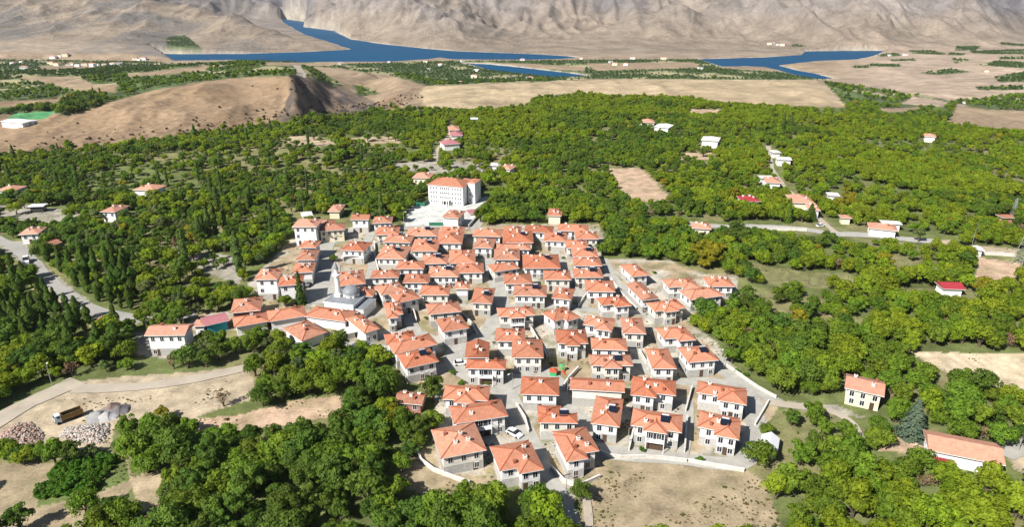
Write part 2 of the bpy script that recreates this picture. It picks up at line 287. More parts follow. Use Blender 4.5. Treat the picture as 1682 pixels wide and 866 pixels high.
CLEAR = [ # (colour, outline, tree density)
 (DRY, [(945,870),(985,742),(1130,754),(1228,770),(1262,806),(1292,890),(940,890)], 0),
 (SAND, [(1500,578),(1700,583),(1700,642),(1640,642),(1560,612),(1525,602)], 0),
 (PINKS, [(1000,277),(1050,275),(1078,300),(1102,328),(1090,334),(1035,326),(1012,308)], 0),
 (OLIVE, [(1222,430),(1300,444),(1400,450),(1402,476),(1280,472),(1238,458)], .12),
 (PINKS, [(1600,424),(1672,430),(1668,458),(1606,464)], .05),
 (OLIVE, [(1465,428),(1512,432),(1508,447),(1465,446)], .1),
 (PALE, [(-40,720),(0,700),(60,650),(120,625),(410,604),(422,655),(300,692),(190,702),(180,738),(60,735),(-40,740)], 0),
 (PINKS, [(312,688),(400,682),(480,658),(592,648),(570,682),(440,704),(330,714)], 0),
 (GREYD, [(240,402),(325,412),(395,424),(398,468),(350,452),(300,425)], .15),
 (DRY, [(-60,768),(130,757),(200,736),(222,790),(190,850),(150,900),(-60,900)], .16),
 ((.12,.155,.05), [(95,757),(205,742),(214,790),(150,815),(60,835)], .02),
 (DRY, [(985,425),(1100,430),(1150,447),(1060,446),(1010,446)], 0),
 (DRY, [(638,795),(690,742),(735,775),(815,785),(790,806),(700,815)], .05),
 (OLIVE, [(1385,520),(1420,523),(1412,546),(1386,542)], 0),
 (PINKS, [(1112,251),(1176,251),(1178,262),(1116,263)], .1), (PINKS, [(1130,179),(1184,180),(1180,188),(1132,188)], 0),
 (OLIVE, [(955,212),(1005,208),(1020,236),(975,240)], .35), (TAN, [(455,226),(510,222),(560,236),(500,244)], .25),
 (TAN, [(568,228),(660,220),(655,234),(580,242)], .25), (GREYD, [(-30,336),(60,338),(134,350),(122,372),(60,366),(-30,352)], .08),
 (OLIVE, [(1262,676),(1330,668),(1400,690),(1440,720),(1410,745),(1350,735),(1330,760),(1300,700),(1270,692)], .22),
 (OLIVE, [(1440,700),(1500,720),(1540,700),(1560,725),(1480,760)], .25),
 (GREYD, [(0,395),(40,396),(60,430),(160,506),(228,520),(228,532),(150,522),(80,480),(30,430),(0,408)], 0),
 (TAN, [(60,470),(110,488),(120,510),(80,505),(40,490)], .4), (GREYD, [(640,270),(700,262),(820,268),(830,280),(760,290),(680,282)], .35),
 (GREYD, [(1290,660),(1380,668),(1430,690),(1380,680),(1300,672)], .2), (TAN, [(210,790),(262,770),(290,830),(240,850)], .25),
 (PINKS, [(1540,750),(1440,738),(1470,720),(1540,730)], .1), (PALE, [(1650,735),(1700,725),(1700,790),(1665,770)], 0),
 (GREYD, [(215,545),(330,548),(340,585),(280,592),(225,580)], .1), (OLIVE, [(1180,462),(1240,470),(1300,500),(1240,500),(1205,485)], .35),
 (OLIVE, [(1480,470),(1560,478),(1640,470),(1640,486),(1560,492),(1480,484)], .35), (OLIVE, [(640,372),(600,362),(480,352),(470,395),(520,382)], .12),
 (OLIVE, [(1290,366),(1345,350),(1375,372),(1480,388),(1500,394),(1400,390),(1250,380)], .25),
 (PALE, [(1585,400),(1672,410),(1672,420),(1600,412)], .1), (PALE, [(1520,394),(1560,395),(1560,401),(1520,400)], .1),
]
YARD = [(664,352),(680,338),(700,333),(760,338),(800,322),(806,332),(772,372),(664,375)]
MAINTAN = [(868,136),(1050,128),(1340,131),(1392,168),(1388,175),(1200,170),(1100,162),(960,153),(880,158),(860,178),(700,178),(688,155),(700,140),(760,134)]
FARGREEN = [
 [(-400,108),(0,112),(240,112),(430,95),(487,98),(487,124),(400,127),(330,134),(240,151),(180,168),(110,191),(90,186),(0,188),(-400,195)],
 [(490,103),(512,110),(566,140),(552,142),(500,126)],
 [(-300,97),(0,97),(240,100),(300,104),(430,97),(560,105),(700,100),(1150,96.5),(1190,112),(1280,118),(1362,131),(1100,130),(980,129),(900,134),(800,137),(700,141),(650,126),(600,119),(560,112),(430,104),(200,116),(-300,112)],
 [(1350,131),(1392,138),(1440,146),(1520,156),(1560,166),(1682,152),(1900,150),(1900,185),(1682,181),(1620,180),(1572,170),(1560,198),(1480,196),(1380,190),(1200,171),(1392,177)],
 [(578,139),(600,142),(628,154),(590,158)],
 [(1570,75),(1612,75),(1602,82),(1570,83)], [(1563,95),(1600,97),(1568,105)], [(1682,112),(1600,106),(1640,99),(1682,101)],
 [(1508,119),(1560,112),(1600,118),(1540,123)], [(1630,126),(1682,117),(1900,115),(1900,137),(1640,134)], [(1430,104),(1480,105),(1478,110),(1430,109)],
 [(1490,82),(1530,82),(1560,90),(1500,88)], [(1590,83),(1682,80),(1682,90),(1600,88)],
 [(273,60),(305,58),(333,80),(300,87),(275,86)], [(1640,68),(1682,72),(1682,76),(1645,73)], [(1640,93),(1682,92),(1682,97),(1642,97)], [(1300,72),(1330,73),(1325,77),(1300,76)], [(1460,98),(1500,96),(1505,100),(1465,101)], [(1560,86),(1590,87),(1580,91),(1555,90)], [(1400,108),(1425,106),(1430,111),(1402,112)], [(1600,142),(1682,140),(1682,147),(1610,148)], [(1440,88),(1475,86),(1480,92),(1445,93)]]
FARTAN = [[(28,127),(125,125),(158,140),(195,138),(188,152),(140,150),(80,172),(0,176),(-60,178),(-60,168),(70,164),(125,152),(118,146),(60,133)],
 [(205,122),(345,107),(335,117),(210,127)], [(765,102),(880,111),(960,117),(962,110),(860,104)], [(962,104),(1140,102),(1150,111),(980,116)],
 [(430,102),(560,104),(540,108),(440,107)], [(60,108),(160,104),(150,112),(70,114)], [(484,104),(494,106),(502,126),(486,126)],
 [(1440,178),(1520,176),(1500,183),(1450,184)], [(1240,152),(1300,150),(1300,156),(1245,158)], [(1500,158),(1560,168),(1550,176),(1480,170)]]
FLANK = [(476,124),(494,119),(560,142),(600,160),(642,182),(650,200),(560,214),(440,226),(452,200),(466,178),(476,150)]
PITCHG = [(22,186),(92,182),(74,195),(8,199)]
def arr(l): return np.array(l, float)
def cover(x, y, z, jitter=True):
    """colour and tree density at ground points"""
    px, py = project(x, y, z); n = len(px)
    if jitter:
        j = np.clip(1.0*FPX/(y+40), .3, 4)
        px = px+(fbm(x/6, y/6, 3, 71)-.5)*j*3.2; py = py+(fbm(x/6, y/6, 3, 75)-.5)*j*1.6
    col = np.empty((n, 3)); den = np.zeros(n)
    f1 = fbm(x/14, y/14, 4, 81)[:, None]; f2 = fbm(x/120, y/120, 4, 85)[:, None]; f3 = fbm(x/2.2, y/2.2, 3, 89)[:, None]
    # far hills
    tan = np.array((.34,.255,.165)); rose = np.array((.265,.195,.135)); grey = np.array((.33,.29,.25))
    col[:] = tan*(1-f2)+rose*f2; fz = np.clip((y-1900)/300, 0, 1)[:, None]; col = col*(1-fz)+arr((.31,.248,.188))*(.76+.42*f2)*fz
    m = np.where(px < 520, np.clip((y-3050)/200, 0, 1), np.clip((z+75)/95, 0, 1)*(y > 2150)*np.clip(.55+(fbm(x/260, y/260, 4, 92)-.3)*1.6, 0, 1))[:, None]
    mcol = np.array((.285,.238,.198))*(.75+.5*f2)+np.clip(fbm(x/500, y/700, 5, 91)-.44, 0, .3)[:, None]*np.array((-.30,-.22,-.12))*1.5; gu = ridged((x+60*(fbm(x/200, y/200, 3, 33)-.5))/70, y/420, 5, 93)[:, None]; mcol = mcol*(1-.5*np.clip(gu-.5, 0, .4)*1.3)+np.clip(gu-.76, 0, .2)*arr((.6,.6,.62))
    lh = (y > 2000) & (y < 3100) & (px < 590); mot = np.clip((fbm(x/170, y/260, 5, 94)-.47)*7, 0, 1)[:, None]*np.clip((560-px)/250, .25, 1)[:, None]; col = np.where(lh[:, None], arr((.325,.258,.192))*(1-mot*.85)+arr((.19,.172,.155))*mot*.85, col)
    low = np.clip((z[:, None]+90)/220, 0, 1); mcol = mcol*(1-.18*low)+np.array((.02,.03,.05))*low
    col = col*(1-m)+mcol*m
    edge = np.interp(px, FEX, FEY)
    fo = (py > edge)
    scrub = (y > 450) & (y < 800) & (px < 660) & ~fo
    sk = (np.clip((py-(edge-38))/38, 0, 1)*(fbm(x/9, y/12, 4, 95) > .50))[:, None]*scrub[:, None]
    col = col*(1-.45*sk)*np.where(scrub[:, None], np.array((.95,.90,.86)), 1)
    fl = (inpoly(px, py, FLANK) & ~fo & (y < 950))[:, None]*(.45+.55*np.clip((fbm((x+y*.35)/9, y/45, 4, 97)-.40)*6, 0, 1))[:, None]; col = col*(1-.9*fl)+np.array((.095,.08,.072))*fl*.9  # dark streaked rock, with the shade right of the spur painted into its colour
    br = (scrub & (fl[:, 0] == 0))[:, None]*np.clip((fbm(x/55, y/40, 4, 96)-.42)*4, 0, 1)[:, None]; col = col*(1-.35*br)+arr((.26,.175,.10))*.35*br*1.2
    den = np.where(scrub, .7*np.clip((py-(edge-12))/12, 0, 1)**2, den)
    a = inpoly(px, py, MAINTAN) & ~fo; col[a] = (arr((.41,.32,.205))*(.66+.5*f2+.2*f1))[a]
    w_ = ((py < 175) & (y > 700))[:, None]*np.clip((px-1300-60*f2[:, 0])/120, 0, 1)[:, None]*np.clip((2550-y)/200, 0, 1)[:, None]; col = col*(1-w_)+arr((.42,.325,.245))*(.60+.5*f2+.2*f1)*w_
    g = np.zeros(n, bool)
    for P in FARGREEN: g |= inpoly(px, py, P) & ~fo
    for P in FARTAN: g &= ~inpoly(px, py, P)
    gc = arr((.10,.13,.055))*(.75+.7*f1); gt = arr((.33,.30,.17))
    k = (fbm(x/70, y/50, 3, 99) > .60)[:, None]; gg = np.where(k & (y[:, None] > 800), gt, gc)
    col[g] = gg[g]; den[g] = (np.where(k[:, 0], .12, .9))[g]
    a = inpoly(px, py, PITCHG); col[a] = (.10,.30,.13); den[a] = 0
    # woodland floor
    fc = arr((.125,.15,.052))*(.6+.8*f1)+arr((.10,.07,.03))*np.clip(f3-.5, 0, 1)
    dryk = np.clip((fbm(x/26, y/26, 4, 101)-.56)*8, 0, 1)[:, None]
    fc = fc*(1-dryk*.6)+arr((.27,.23,.12))*dryk*.6
    col[fo] = fc[fo]; den[fo] = np.where(dryk[:, 0] > .6, .62, 1.0)[fo]
    for c, P, d in CLEAR:
        a = inpoly(px, py, P) & fo
        ang = (P[0][0]*.37) % 3.1; ln = np.sin((x*math.cos(ang)+y*math.sin(ang))*1.9+3*fbm(x/30, y/30, 2, 111))*np.clip((fbm(x/25, y/25, 3, 113)-.4)*4, 0, 1)*np.clip((330-y)/120, 0, 1)
        cc = arr(c)*(.78+.30*f1+.20*f3)*(1+.09*ln[:, None])
        gr = np.clip((fbm(x/8, y/5, 4, 103)-.56)*7, 0, 1)[:, None]*(.32 if c not in (SAND, PALE) else .12)
        cc = cc*(1-gr)+arr((.15,.16,.06))*gr
        col[a] = cc[a]; den[a] = d
    a = inpoly(px, py, VILLAGE) & (y < 420)
    yk = np.clip((fbm(x/7, y/7, 3, 105)-.41)*6, 0, 1)[:, None]; gk = np.clip((fbm(x/4, y/4, 3, 107)-.58)*7, 0, 1)[:, None]
    vc = arr((.46,.42,.35))*(1-yk)+arr((.37,.29,.19))*yk; vc = vc*(1-gk*.6)+arr((.16,.17,.07))*gk*.6; vc = vc*(.88+.2*f3)
    col[a] = vc[a]; den[a] = 0
    a = inpoly(px, py, YARD) & (y < 420); col[a] = (arr((.58,.58,.54))*(.93+.1*f1))[a]; den[a] = 0
    fm = y > 1250
    if fm.any():
        s = lake_sd(x[fm], y[fm]); cc = col[fm]; dd = den[fm]; bm = (s < 1+9*vnoise(x[fm]/60, y[fm]/60, 5)) & (z[fm] < ZL+3)
        cc[bm] = (.42,.37,.30); dd[s < 16] = 0; col[fm] = cc; den[fm] = dd
    # worn channels and stony patches on the mountains
    return np.clip(col, .01, .9), den
def grid(name, ys, us, matl, kind='structure'):
    U, Yg = np.meshgrid(us, ys); x = (U*Yg).ravel(); y = Yg.ravel(); z = hz(x, y)
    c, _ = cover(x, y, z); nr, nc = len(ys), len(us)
    i = (np.arange(nr-1)[:, None]*nc+np.arange(nc-1)[None, :]).ravel()
    F = np.stack([i, i+1, i+nc+1, i+nc], 1); rgba = np.concatenate([c, np.ones((len(c), 1))], 1)
    me = npmesh(name, np.stack([x, y, z], 1), F, [matl], {'ground': ('POINT', 'FLOAT_COLOR', rgba)})
    me.polygons.foreach_set('use_smooth', np.ones(len(F), bool)); o = link(name, me); o['kind'] = kind; return o
def groundmat(name, s1, s2, bump, amp=.25):
    m = bpy.data.materials.new(name); m.use_nodes = True; n = m.node_tree; L = n.links.new; b = n.nodes['Principled BSDF']; b.inputs['Roughness'].default_value = .95; b.inputs['Specular IOR Level'].default_value = .1
    a = n.nodes.new('ShaderNodeAttribute'); a.attribute_name = 'ground'; g = n.nodes.new('ShaderNodeNewGeometry')
    n1 = n.nodes.new('ShaderNodeTexNoise'); n1.inputs['Scale'].default_value = s1; n1.inputs['Detail'].default_value = 8; n1.inputs['Roughness'].default_value = .7
    n2 = n.nodes.new('ShaderNodeTexNoise'); n2.inputs['Scale'].default_value = s2; n2.inputs['Detail'].default_value = 6
    L(g.outputs['Position'], n1.inputs['Vector']); L(g.outputs['Position'], n2.inputs['Vector'])
    ad = n.nodes.new('ShaderNodeMath'); ad.operation = 'ADD'; L(n1.outputs['Fac'], ad.inputs[0]); L(n2.outputs['Fac'], ad.inputs[1])
    mr = n.nodes.new('ShaderNodeMapRange'); mr.inputs['From Min'].default_value = .7; mr.inputs['From Max'].default_value = 1.3; mr.inputs['To Min'].default_value = 1-amp; mr.inputs['To Max'].default_value = 1+amp
    L(ad.outputs[0], mr.inputs['Value']); v = n.nodes.new('ShaderNodeVectorMath'); v.operation = 'SCALE'; L(a.outputs['Color'], v.inputs[0]); L(mr.outputs[0], v.inputs['Scale']); L(v.outputs[0], b.inputs['Base Color'])
    bp = n.nodes.new('ShaderNodeBump'); bp.inputs['Distance'].default_value = bump; bp.inputs['Strength'].default_value = .8; L(n1.outputs['Fac'], bp.inputs['Height']); L(bp.outputs[0], b.inputs['Normal'])
    return m
def geom(a, b, n): return np.exp(np.linspace(math.log(a), math.log(b), n))
us = np.linspace(-1.22, 1.22, 590)
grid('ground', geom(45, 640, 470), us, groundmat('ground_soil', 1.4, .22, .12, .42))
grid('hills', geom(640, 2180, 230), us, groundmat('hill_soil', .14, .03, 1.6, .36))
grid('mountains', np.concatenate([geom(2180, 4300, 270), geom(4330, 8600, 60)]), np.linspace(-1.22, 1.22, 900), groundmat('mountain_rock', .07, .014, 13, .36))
# water
wm = bpy.data.materials.new('lake_water'); wm.use_nodes = True; b = wm.node_tree.nodes['Principled BSDF']
b.inputs['Base Color'].default_value = (.0, .06, .15, 1); b.inputs['Roughness'].default_value = .5; b.inputs['Specular IOR Level'].default_value = .03
nn = wm.node_tree.nodes.new('ShaderNodeTexNoise'); nn.inputs['Scale'].default_value = .02; gg = wm.node_tree.nodes.new('ShaderNodeNewGeometry'); wm.node_tree.links.new(gg.outputs['Position'], nn.inputs['Vector'])
n3 = wm.node_tree.nodes.new('ShaderNodeTexNoise'); n3.inputs['Scale'].default_value = .004; n3.inputs['Detail'].default_value = 5; wm.node_tree.links.new(gg.outputs['Position'], n3.inputs['Vector']); rp = wm.node_tree.nodes.new('ShaderNodeMix'); rp.data_type = 'RGBA'; rp.inputs['A'].default_value = (.0, .045, .125, 1); rp.inputs['B'].default_value = (.004, .085, .175, 1); wm.node_tree.links.new(n3.outputs['Fac'], rp.inputs['Factor']); wm.node_tree.links.new(rp.outputs['Result'], b.inputs['Base Color'])
bb = wm.node_tree.nodes.new('ShaderNodeBump'); bb.inputs['Distance'].default_value = 2.5; bb.inputs['Strength'].default_value = .4; wm.node_tree.links.new(nn.outputs['Fac'], bb.inputs['Height']); wm.node_tree.links.new(bb.outputs[0], b.inputs['Normal'])
o = MB().add([(-1650,1400,ZL),(1650,1400,ZL),(2600,5200,ZL),(-2600,5200,ZL)], [(0,1,2,3)]).build('lake', wm); o['kind'] = 'structure'
# ------------------------------------------------------------------ streets (draped ribbons)
lift = [.06]
def ribbon(name, pts, wid, m, kerb=False):
    W = [at(a, b) for a, b in pts]; P = []
    for a, b in zip(W, W[1:]):
        n = max(1, int((b-a).length/2.5)); P += [a.lerp(b, i/n) for i in range(n)]
    P.append(W[-1]); 
    for _ in range(3): P = [P[0]]+[(P[i-1]+P[i]*2+P[i+1])/4 for i in range(1, len(P)-1)]+[P[-1]]
    vs = []; lift[0] += .005
    for i, p in enumerate(P):
        t = (P[min(i+1, len(P)-1)]-P[max(i-1, 0)]); t.z = 0; t.normalize(); s_ = Vector((-t.y, t.x, 0)); ww = wid*(1+.10*math.sin(i*.7)+.08*random.uniform(-1, 1))/2
        for k in (-1, -.33, .33, 1): q = p+s_*ww*k; vs.append((q.x, q.y, h1(q.x, q.y)+lift[0]))
    fs = [(4*i+j, 4*i+j+1, 4*i+j+5, 4*i+j+4) for i in range(len(P)-1) for j in range(3)]
    o = MB().add(vs, fs).build(name, m); o['kind'] = 'structure'; return o
M['street'] = mat('street_concrete', (.40, .385, .345), .9, .20, 0, .35, .02)
M['road'] = mat('worn_asphalt', (.34, .325, .295), .9, .16, 0, .1, .01)
M['track'] = mat('dirt_track', (.42, .365, .29), .95, .15, 0, .2, .02)
STREETS = []
for pts, wd in [([(938,880),(905,795),(880,752),(857,706),(842,665),(832,642),(800,628),(752,612),(740,590),(748,572),(790,556),(812,532),(826,505),(822,482),(812,455),(803,435),(800,412),(792,388),(778,373),(800,340),(806,328)], 6.2),
 ([(838,650),(858,616),(885,603),(930,640)], 5), ([(832,640),(900,645),(935,660),(960,700),(985,735)], 4.5),
 ([(985,742),(1060,749),(1130,756),(1222,768),(1236,735),(1242,700),(1238,665),(1225,640),(1190,610),(1160,590)], 5.5), ([(1280,664),(1240,640),(1195,606),(1178,590)], 4.5),
 ([(1225,645),(1180,625),(1135,628),(1112,632),(1050,600),(1040,560),(1012,512)], 4.5), ([(990,425),(1005,455),(1030,487),(1052,514),(1090,528)], 4.5),
 ([(1052,514),(1010,514),(960,510),(935,500),(880,505),(830,505)], 4.5), ([(905,402),(920,430),(942,462),(956,490),(960,512)], 4),
 ([(606,470),(612,440),(603,400),(610,382)], 4), ([(560,385),(534,398),(528,450),(522,490),(485,500)], 9), ([(500,388),(560,382),(620,376),(700,374),(770,374)], 6),
 ([(600,560),(640,548),(678,542),(712,560),(745,566)], 5), ([(665,512),(680,542),(700,560)], 4.5), ([(540,430),(545,470),(530,500)], 8), ([(780,390),(805,392),(830,392)], 3.5),
 ([(700,468),(690,500),(668,515)], 3.5), ([(640,575),(600,565),(560,565)], 3.5), ([(1130,658),(1128,720),(1120,752)], 3.2)]:
    ribbon('street', pts, wd*.88, M['street']); STREETS.append((pts, wd*.5+.3))
ribbon('road', [(-60,372),(0,396),(24,404),(50,428),(90,470),(130,500),(170,516),(232,526),(275,525),(320,517)], 5.2, M['road'])
ribbon('road', [(-60,725),(0,690),(45,662),(90,645),(128,626)], 6.5, M['track'])
ribbon('dirt_track', [(120,640),(230,637),(330,622),(412,603)], 4.2, M['track'])
ribbon('dirt_track', [(1262,662),(1300,668),(1360,672),(1400,690),(1410,720)], 2.6, M['track'])
ribbon('road', [(1100,364),(1150,370),(1200,374),(1250,372),(1330,378),(1365,385),(1420,386),(1500,395),(1545,397)], 6, M['street'])
ribbon('road', [(1262,240),(1268,280),(1290,310),(1330,345),(1345,360),(1372,382)], 3.0, M['track'])
ribbon('road', [(742,205),(737,225),(716,250),(716,270)], 3, M['track'])
ribbon('dirt_track', [(488,107),(490,113),(496,120),(494,126)], 10, M['track'])
ribbon('street', [(1640,745),(1672,732),(1720,722)], 6, M['street'])
ribbon('dirt_track', [(962,810),(965,830),(968,870)], 1.6, M['track'])
# ------------------------------------------------------------------ house building
ALLFOOT = []      # (x, y, radius) kept free of trees
winmesh = {}
def window_mesh(wd, ht):
    k = (round(wd, 1), round(ht, 1))
    if k not in winmesh:
        a, h = k[0]/2, k[1]; b = MB(); t = .09
        b.box(-a, a, -.03, .02, 0, h, 1)
        b.box(-a-t, -a, -.07, .02, -t, h+t, 0); b.box(a, a+t, -.07, .02, -t, h+t, 0); b.box(-a, a, -.068, .02, -t, 0, 0); b.box(-a, a, -.068, .02, h, h+t, 0); b.box(-.03, .03, -.06, .02, 0, h, 0)
        winmesh[k] = b.mesh('window', [M['white'], M['glass']])
    return winmesh[k]
def put_windows(root, p0, p1, z, n, wd=1.0, ht=1.35, jit=.0, skip=0.):
    """windows along a wall from p0 to p1 (outside on the right of the walk)"""
    p0 = Vector((*p0, 0)); p1 = Vector((*p1, 0)); d = p1-p0; L_ = d.length; rz = math.atan2(d.y, d.x)
    if L_ < 1.8: return
    for i in range(n):
        if random.random() < skip: continue
        q = p0+d*((i+.5)/n)+d.normalized()*random.uniform(-jit, jit)
        link('window', window_mesh(wd, ht), root, (q.x, q.y, z), rz)
def hip(b, x0, x1, y0, y1, ze, pitch=.36, over=.55, gable=False, rb=None, mi=0):
    X0, X1, Y0, Y1 = x0-over, x1+over, y0-over, y1+over; W, D = X1-X0, Y1-Y0; t = .16
    if W >= D:
        h = D/2*pitch; i = 0 if gable else D/2; A = (X0+i, (Y0+Y1)/2, ze+h); B = (X1-i-(.01 if not gable and W-D < .02 else 0), (Y0+Y1)/2, ze+h)
        top = [(0, 1, 5, 4), (1, 2, 5), (2, 3, 4, 5), (3, 0, 4)]
    else:
        h = W/2*pitch; i = 0 if gable else W/2; A = ((X0+X1)/2, Y0+i, ze+h); B = ((X0+X1)/2, Y1-i, ze+h)
        top = [(0, 1, 4), (1, 2, 5, 4), (2, 3, 5), (3, 0, 4, 5)]
    c = [(X0,Y0,ze),(X1,Y0,ze),(X1,Y1,ze),(X0,Y1,ze)]
    b.add(c+[A, B], top, mi)
    b.add([(p[0], p[1], ze-t) for p in c]+c, [(3,2,1,0),(0,1,5,4),(1,2,6,5),(2,3,7,6),(3,0,4,7)], mi+1)
    if rb is not None:
        e = ((0, 4), (3, 4), (1, 5), (2, 5)) if W >= D else ((0, 4), (1, 4), (3, 5), (2, 5))
        P = c+[A, B]
        if not gable:
            for p, q in e: rb.bar(P[p], P[q], .13)
        rb.bar(A, B, .15)
    return h
chim_me = MB().box(-.36, .36, -.32, .32, -1.0, .55).box(-.44, .44, -.4, .4, .55, .66, 0).box(-.24, .24, -.2, .2, .66, .76, 1).mesh('chimney', [M['chim'], M['cap']])
chim2_me = MB().box(-.3, .3, -.3, .3, -1.2, .6).box(-.36, .36, -.36, .36, .6, .72, 1).mesh('chimney', [M['cap'], M['cap']])
sol_me = MB().add([(-1.3,-1.0,.25),(1.3,-1.0,.25),(1.3,.9,1.25),(-1.3,.9,1.25),(-1.3,-1.0,.17),(1.3,-1.0,.17),(1.3,.9,1.17),(-1.3,.9,1.17)], [(0,1,2,3),(7,6,5,4),(0,4,5,1),(1,5,6,2),(2,6,7,3),(3,7,4,0)]).bar((-1.1,.9,-.3),(-1.1,.9,1.2),.05,1).bar((1.1,.9,-.3),(1.1,.9,1.2),.05,1).mesh('solar_panel', [M['solar'], M['metal']])
tank_me = MB().bar((-1.0,0,0),(1.0,0,0),.3,0,10).mesh('water_tank', [M['tank']])
def frame_from_eave(xL, yL, xR, yR, he):
    a = at(xL, yL, he); b = at(xR, yR, he); d = b-a; return a, b, math.atan2(d.y, d.x), math.hypot(d.x, d.y)
def house(xL, yL, xR, yR, top, opt='', he=5.3, label='', group=None, wallm='plaster', roofm='tile', name='house', cat='house', base=True, nwin=None, pitch=.36, over=.75, chim=None):
    """front eave seen from (xL,yL) to (xR,yR); top = image row of the roof's far edge, or the depth in metres when negative"""
    back = max(0, min(1, (540-yL)/100)) if he == 5.3 else 0
    he = he-.75*back
    a, b, rz, W = frame_from_eave(xL, yL, xR, yR, he); dx_ = (b-a)*(.028+.03*back); a = a-dx_; b = b+dx_; W = math.hypot(b.x-a.x, b.y-a.y)
    if top < 0: D = -top*(1+.05*back)
    else:
        mx, my = (xL+xR)/2, (yL+yR)/2; q = at(mx, top, he); f = (a+b)/2; D = max(5.0, min(14, (q.y-f.y)*(1.02+.10*back)*math.cos(rz)))
    g = (a.z+b.z)/2; mid = (a+b)/2; ux = Vector((math.cos(rz), math.sin(rz), 0)); uy = Vector((-ux.y, ux.x, 0))
    c = mid+uy*(D/2); g = h1(c.x, c.y)
    root = empty(name, (c.x, c.y, g), rz, label, cat, group)
    if roofm == 'tile': roofm = random.choice(('tile', 'tile', 'tile', 'tile2', 'tile3')); rid = True
    else: rid = roofm == 'oldtile'
    if wallm == 'plaster' and group == 'tiled village houses' and random.random() < .22: wallm = 'plaster2'
    ALLFOOT.append((c.x, c.y, rz, W/2+1.2, D/2+1.2))
    x0, x1, y0, y1 = -W/2+over, W/2-over, -D/2+over, D/2-over
    rects = [(x0, x1, y0, y1)]; wide = W > 8
    if 'c' in opt: rects = [(x0, x1, y0+.9, y1), (x0+(x1-x0)*.30, x0+(x1-x0)*.68, y0-.5, y1-.8)]
    if 'r' in opt: rects = [(x0, x1, y0+1.3, y1), (x0+(x1-x0)*.50, x1+.25, y0-.7, y1-1.2)]
    if 'l' in opt: rects = [(x0, x1, y0+1.3, y1), (x0-.25, x0+(x1-x0)*.50, y0-.7, y1-1.2)]
    if 'B' in opt: rects = [(x0, x1, y0, y1-.4*(y1-y0)), (x0+.1, x0+(x1-x0)*.55, y0+1, y1+1.2)]
    wb = MB(); sb = MB(); rb = MB(); rg = MB(); hb = 2.35-.5*back if base and he > 4.5 else .5
    for i, (p, q, r, s_) in enumerate(rects):
        e = .012*i; hw = he-.10+e
        if 'g' in opt:
            if W >= D: pts = [(p-e, r, hb), (p-e, s_, hb), (p-e, s_, hw), (p-e, (r+s_)/2, hw+(s_-r)/2*pitch), (p-e, r, hw)]; qts = [(q+e, *t[1:]) for t in pts]
            else: pts = [(p, r-e, hb), (q, r-e, hb), (q, r-e, hw), ((p+q)/2, r-e, hw+(q-p)/2*pitch), (p, r-e, hw)]; qts = [(t[0], s_+e, t[2]) for t in pts]
            wb.add(pts+qts, [(0,1,2,3,4), (9,8,7,6,5), (0,5,6,1), (1,6,7,2), (2,7,8,3), (3,8,9,4), (4,9,5,0)])
        else: wb.box(p-e, q+e, r-e, s_+e, hb, hw)
        sb.box(p-.05-e, q+.05+e, r-.05-e, s_+.05+e, -1.5, hb+e)
        hip(rb, p, q, r, s_, he+e, pitch, over, 'g' in opt, rg)
    wb.build('wall', M[wallm], root)
    sb.build('base_wall', M['stone'] if base else M[wallm], root)
    rb.build('roof', [M[roofm], M['white']], root)
    if rid: rg.build('ridge_tiles', M['ridge'], root)
    zs = [he-2.25, .65] if he > 4.5 else [1.0]
    if he > 7.2: zs = [he-2.3, he-5.1, .8]
    nf = nwin if nwin is not None else max(2, int((x1-x0)/2.3))
    near = c.y < 330
    for zi, z in enumerate(zs):
        if 'x' in opt and zi > 0: break
        for (p, q, r, s_) in rects:
            e = .07 if z < hb else .0
            full = r == min(t[2] for t in rects)
            if full or len(rects) == 1: put_windows(root, (p, r-e), (q, r-e), z, max(1, round(nf*(q-p)/(x1-x0))) if 'X' not in opt else 0, skip=.62 if zi else .0, jit=.15)
        if len(rects) > 1:
            p, q, r, s_ = rects[0]; P, Q = rects[1][0], rects[1][1]; e = .07 if z < hb else 0
            if 'B' not in opt:
                if P-p > 1.8: put_windows(root, (p, r-e), (P, r-e), z, max(1, int((P-p)/2.4)), skip=.5*zi)
                if q-Q > 1.8: put_windows(root, (Q, r-e), (q, r-e), z, max(1, int((q-Q)/2.4)), skip=.5*zi)
        p, q, r, s_ = rects[0]; e = .07 if z < hb else 0
        if c.x > -10: put_windows(root, (p-e, s_), (p-e, r), z, max(1, int((s_-r)/3.2)), skip=.1+.5*zi)
        else: put_windows(root, (q+e, r), (q+e, s_), z, max(1, int((s_-r)/3.2)), skip=.1+.5*zi)
    if 'b' in opt:
        p, q, r, s_ = rects[0]; k = (q-p)*.42; cxm = (p+q)/2; bb = MB()
        fr = min(t[2] for t in rects)
        bb.box(cxm-k/2, cxm+k/2, fr-1.25, fr, 2.62, 2.80); bb.build('balcony', M['white'], root)
        rl = MB()
        for i in range(6): X = cxm-k/2+.05+(k-.1)*i/5; rl.bar((X, fr-1.2, 2.8), (X, fr-1.2, 3.7), .035)
        rl.bar((cxm-k/2, fr-1.2, 3.7), (cxm+k/2, fr-1.2, 3.7), .05)
        for X in (cxm-k/2+.1, cxm+k/2-.1): rl.bar((X, fr-1.15, 0), (X, fr-1.15, he-.1), .10); rl.bar((X, fr-1.2, 3.7), (X, fr, 3.7), .04)
        rl.build('railing', M['white'], root)
        MB().box(cxm-k/2+.2, cxm+k/2-.2, fr-.03, fr+.02, 2.85, he-.4).build('balcony_door', M['glass'], root)
        MB().box(cxm-k/2+.3, cxm+k/2-.3, fr-.09, fr-.05, .05, 2.2).build('garage_door', M['wood'], root)
    else:
        p, q, r, s_ = rects[-1] if len(rects) > 1 else rects[0]
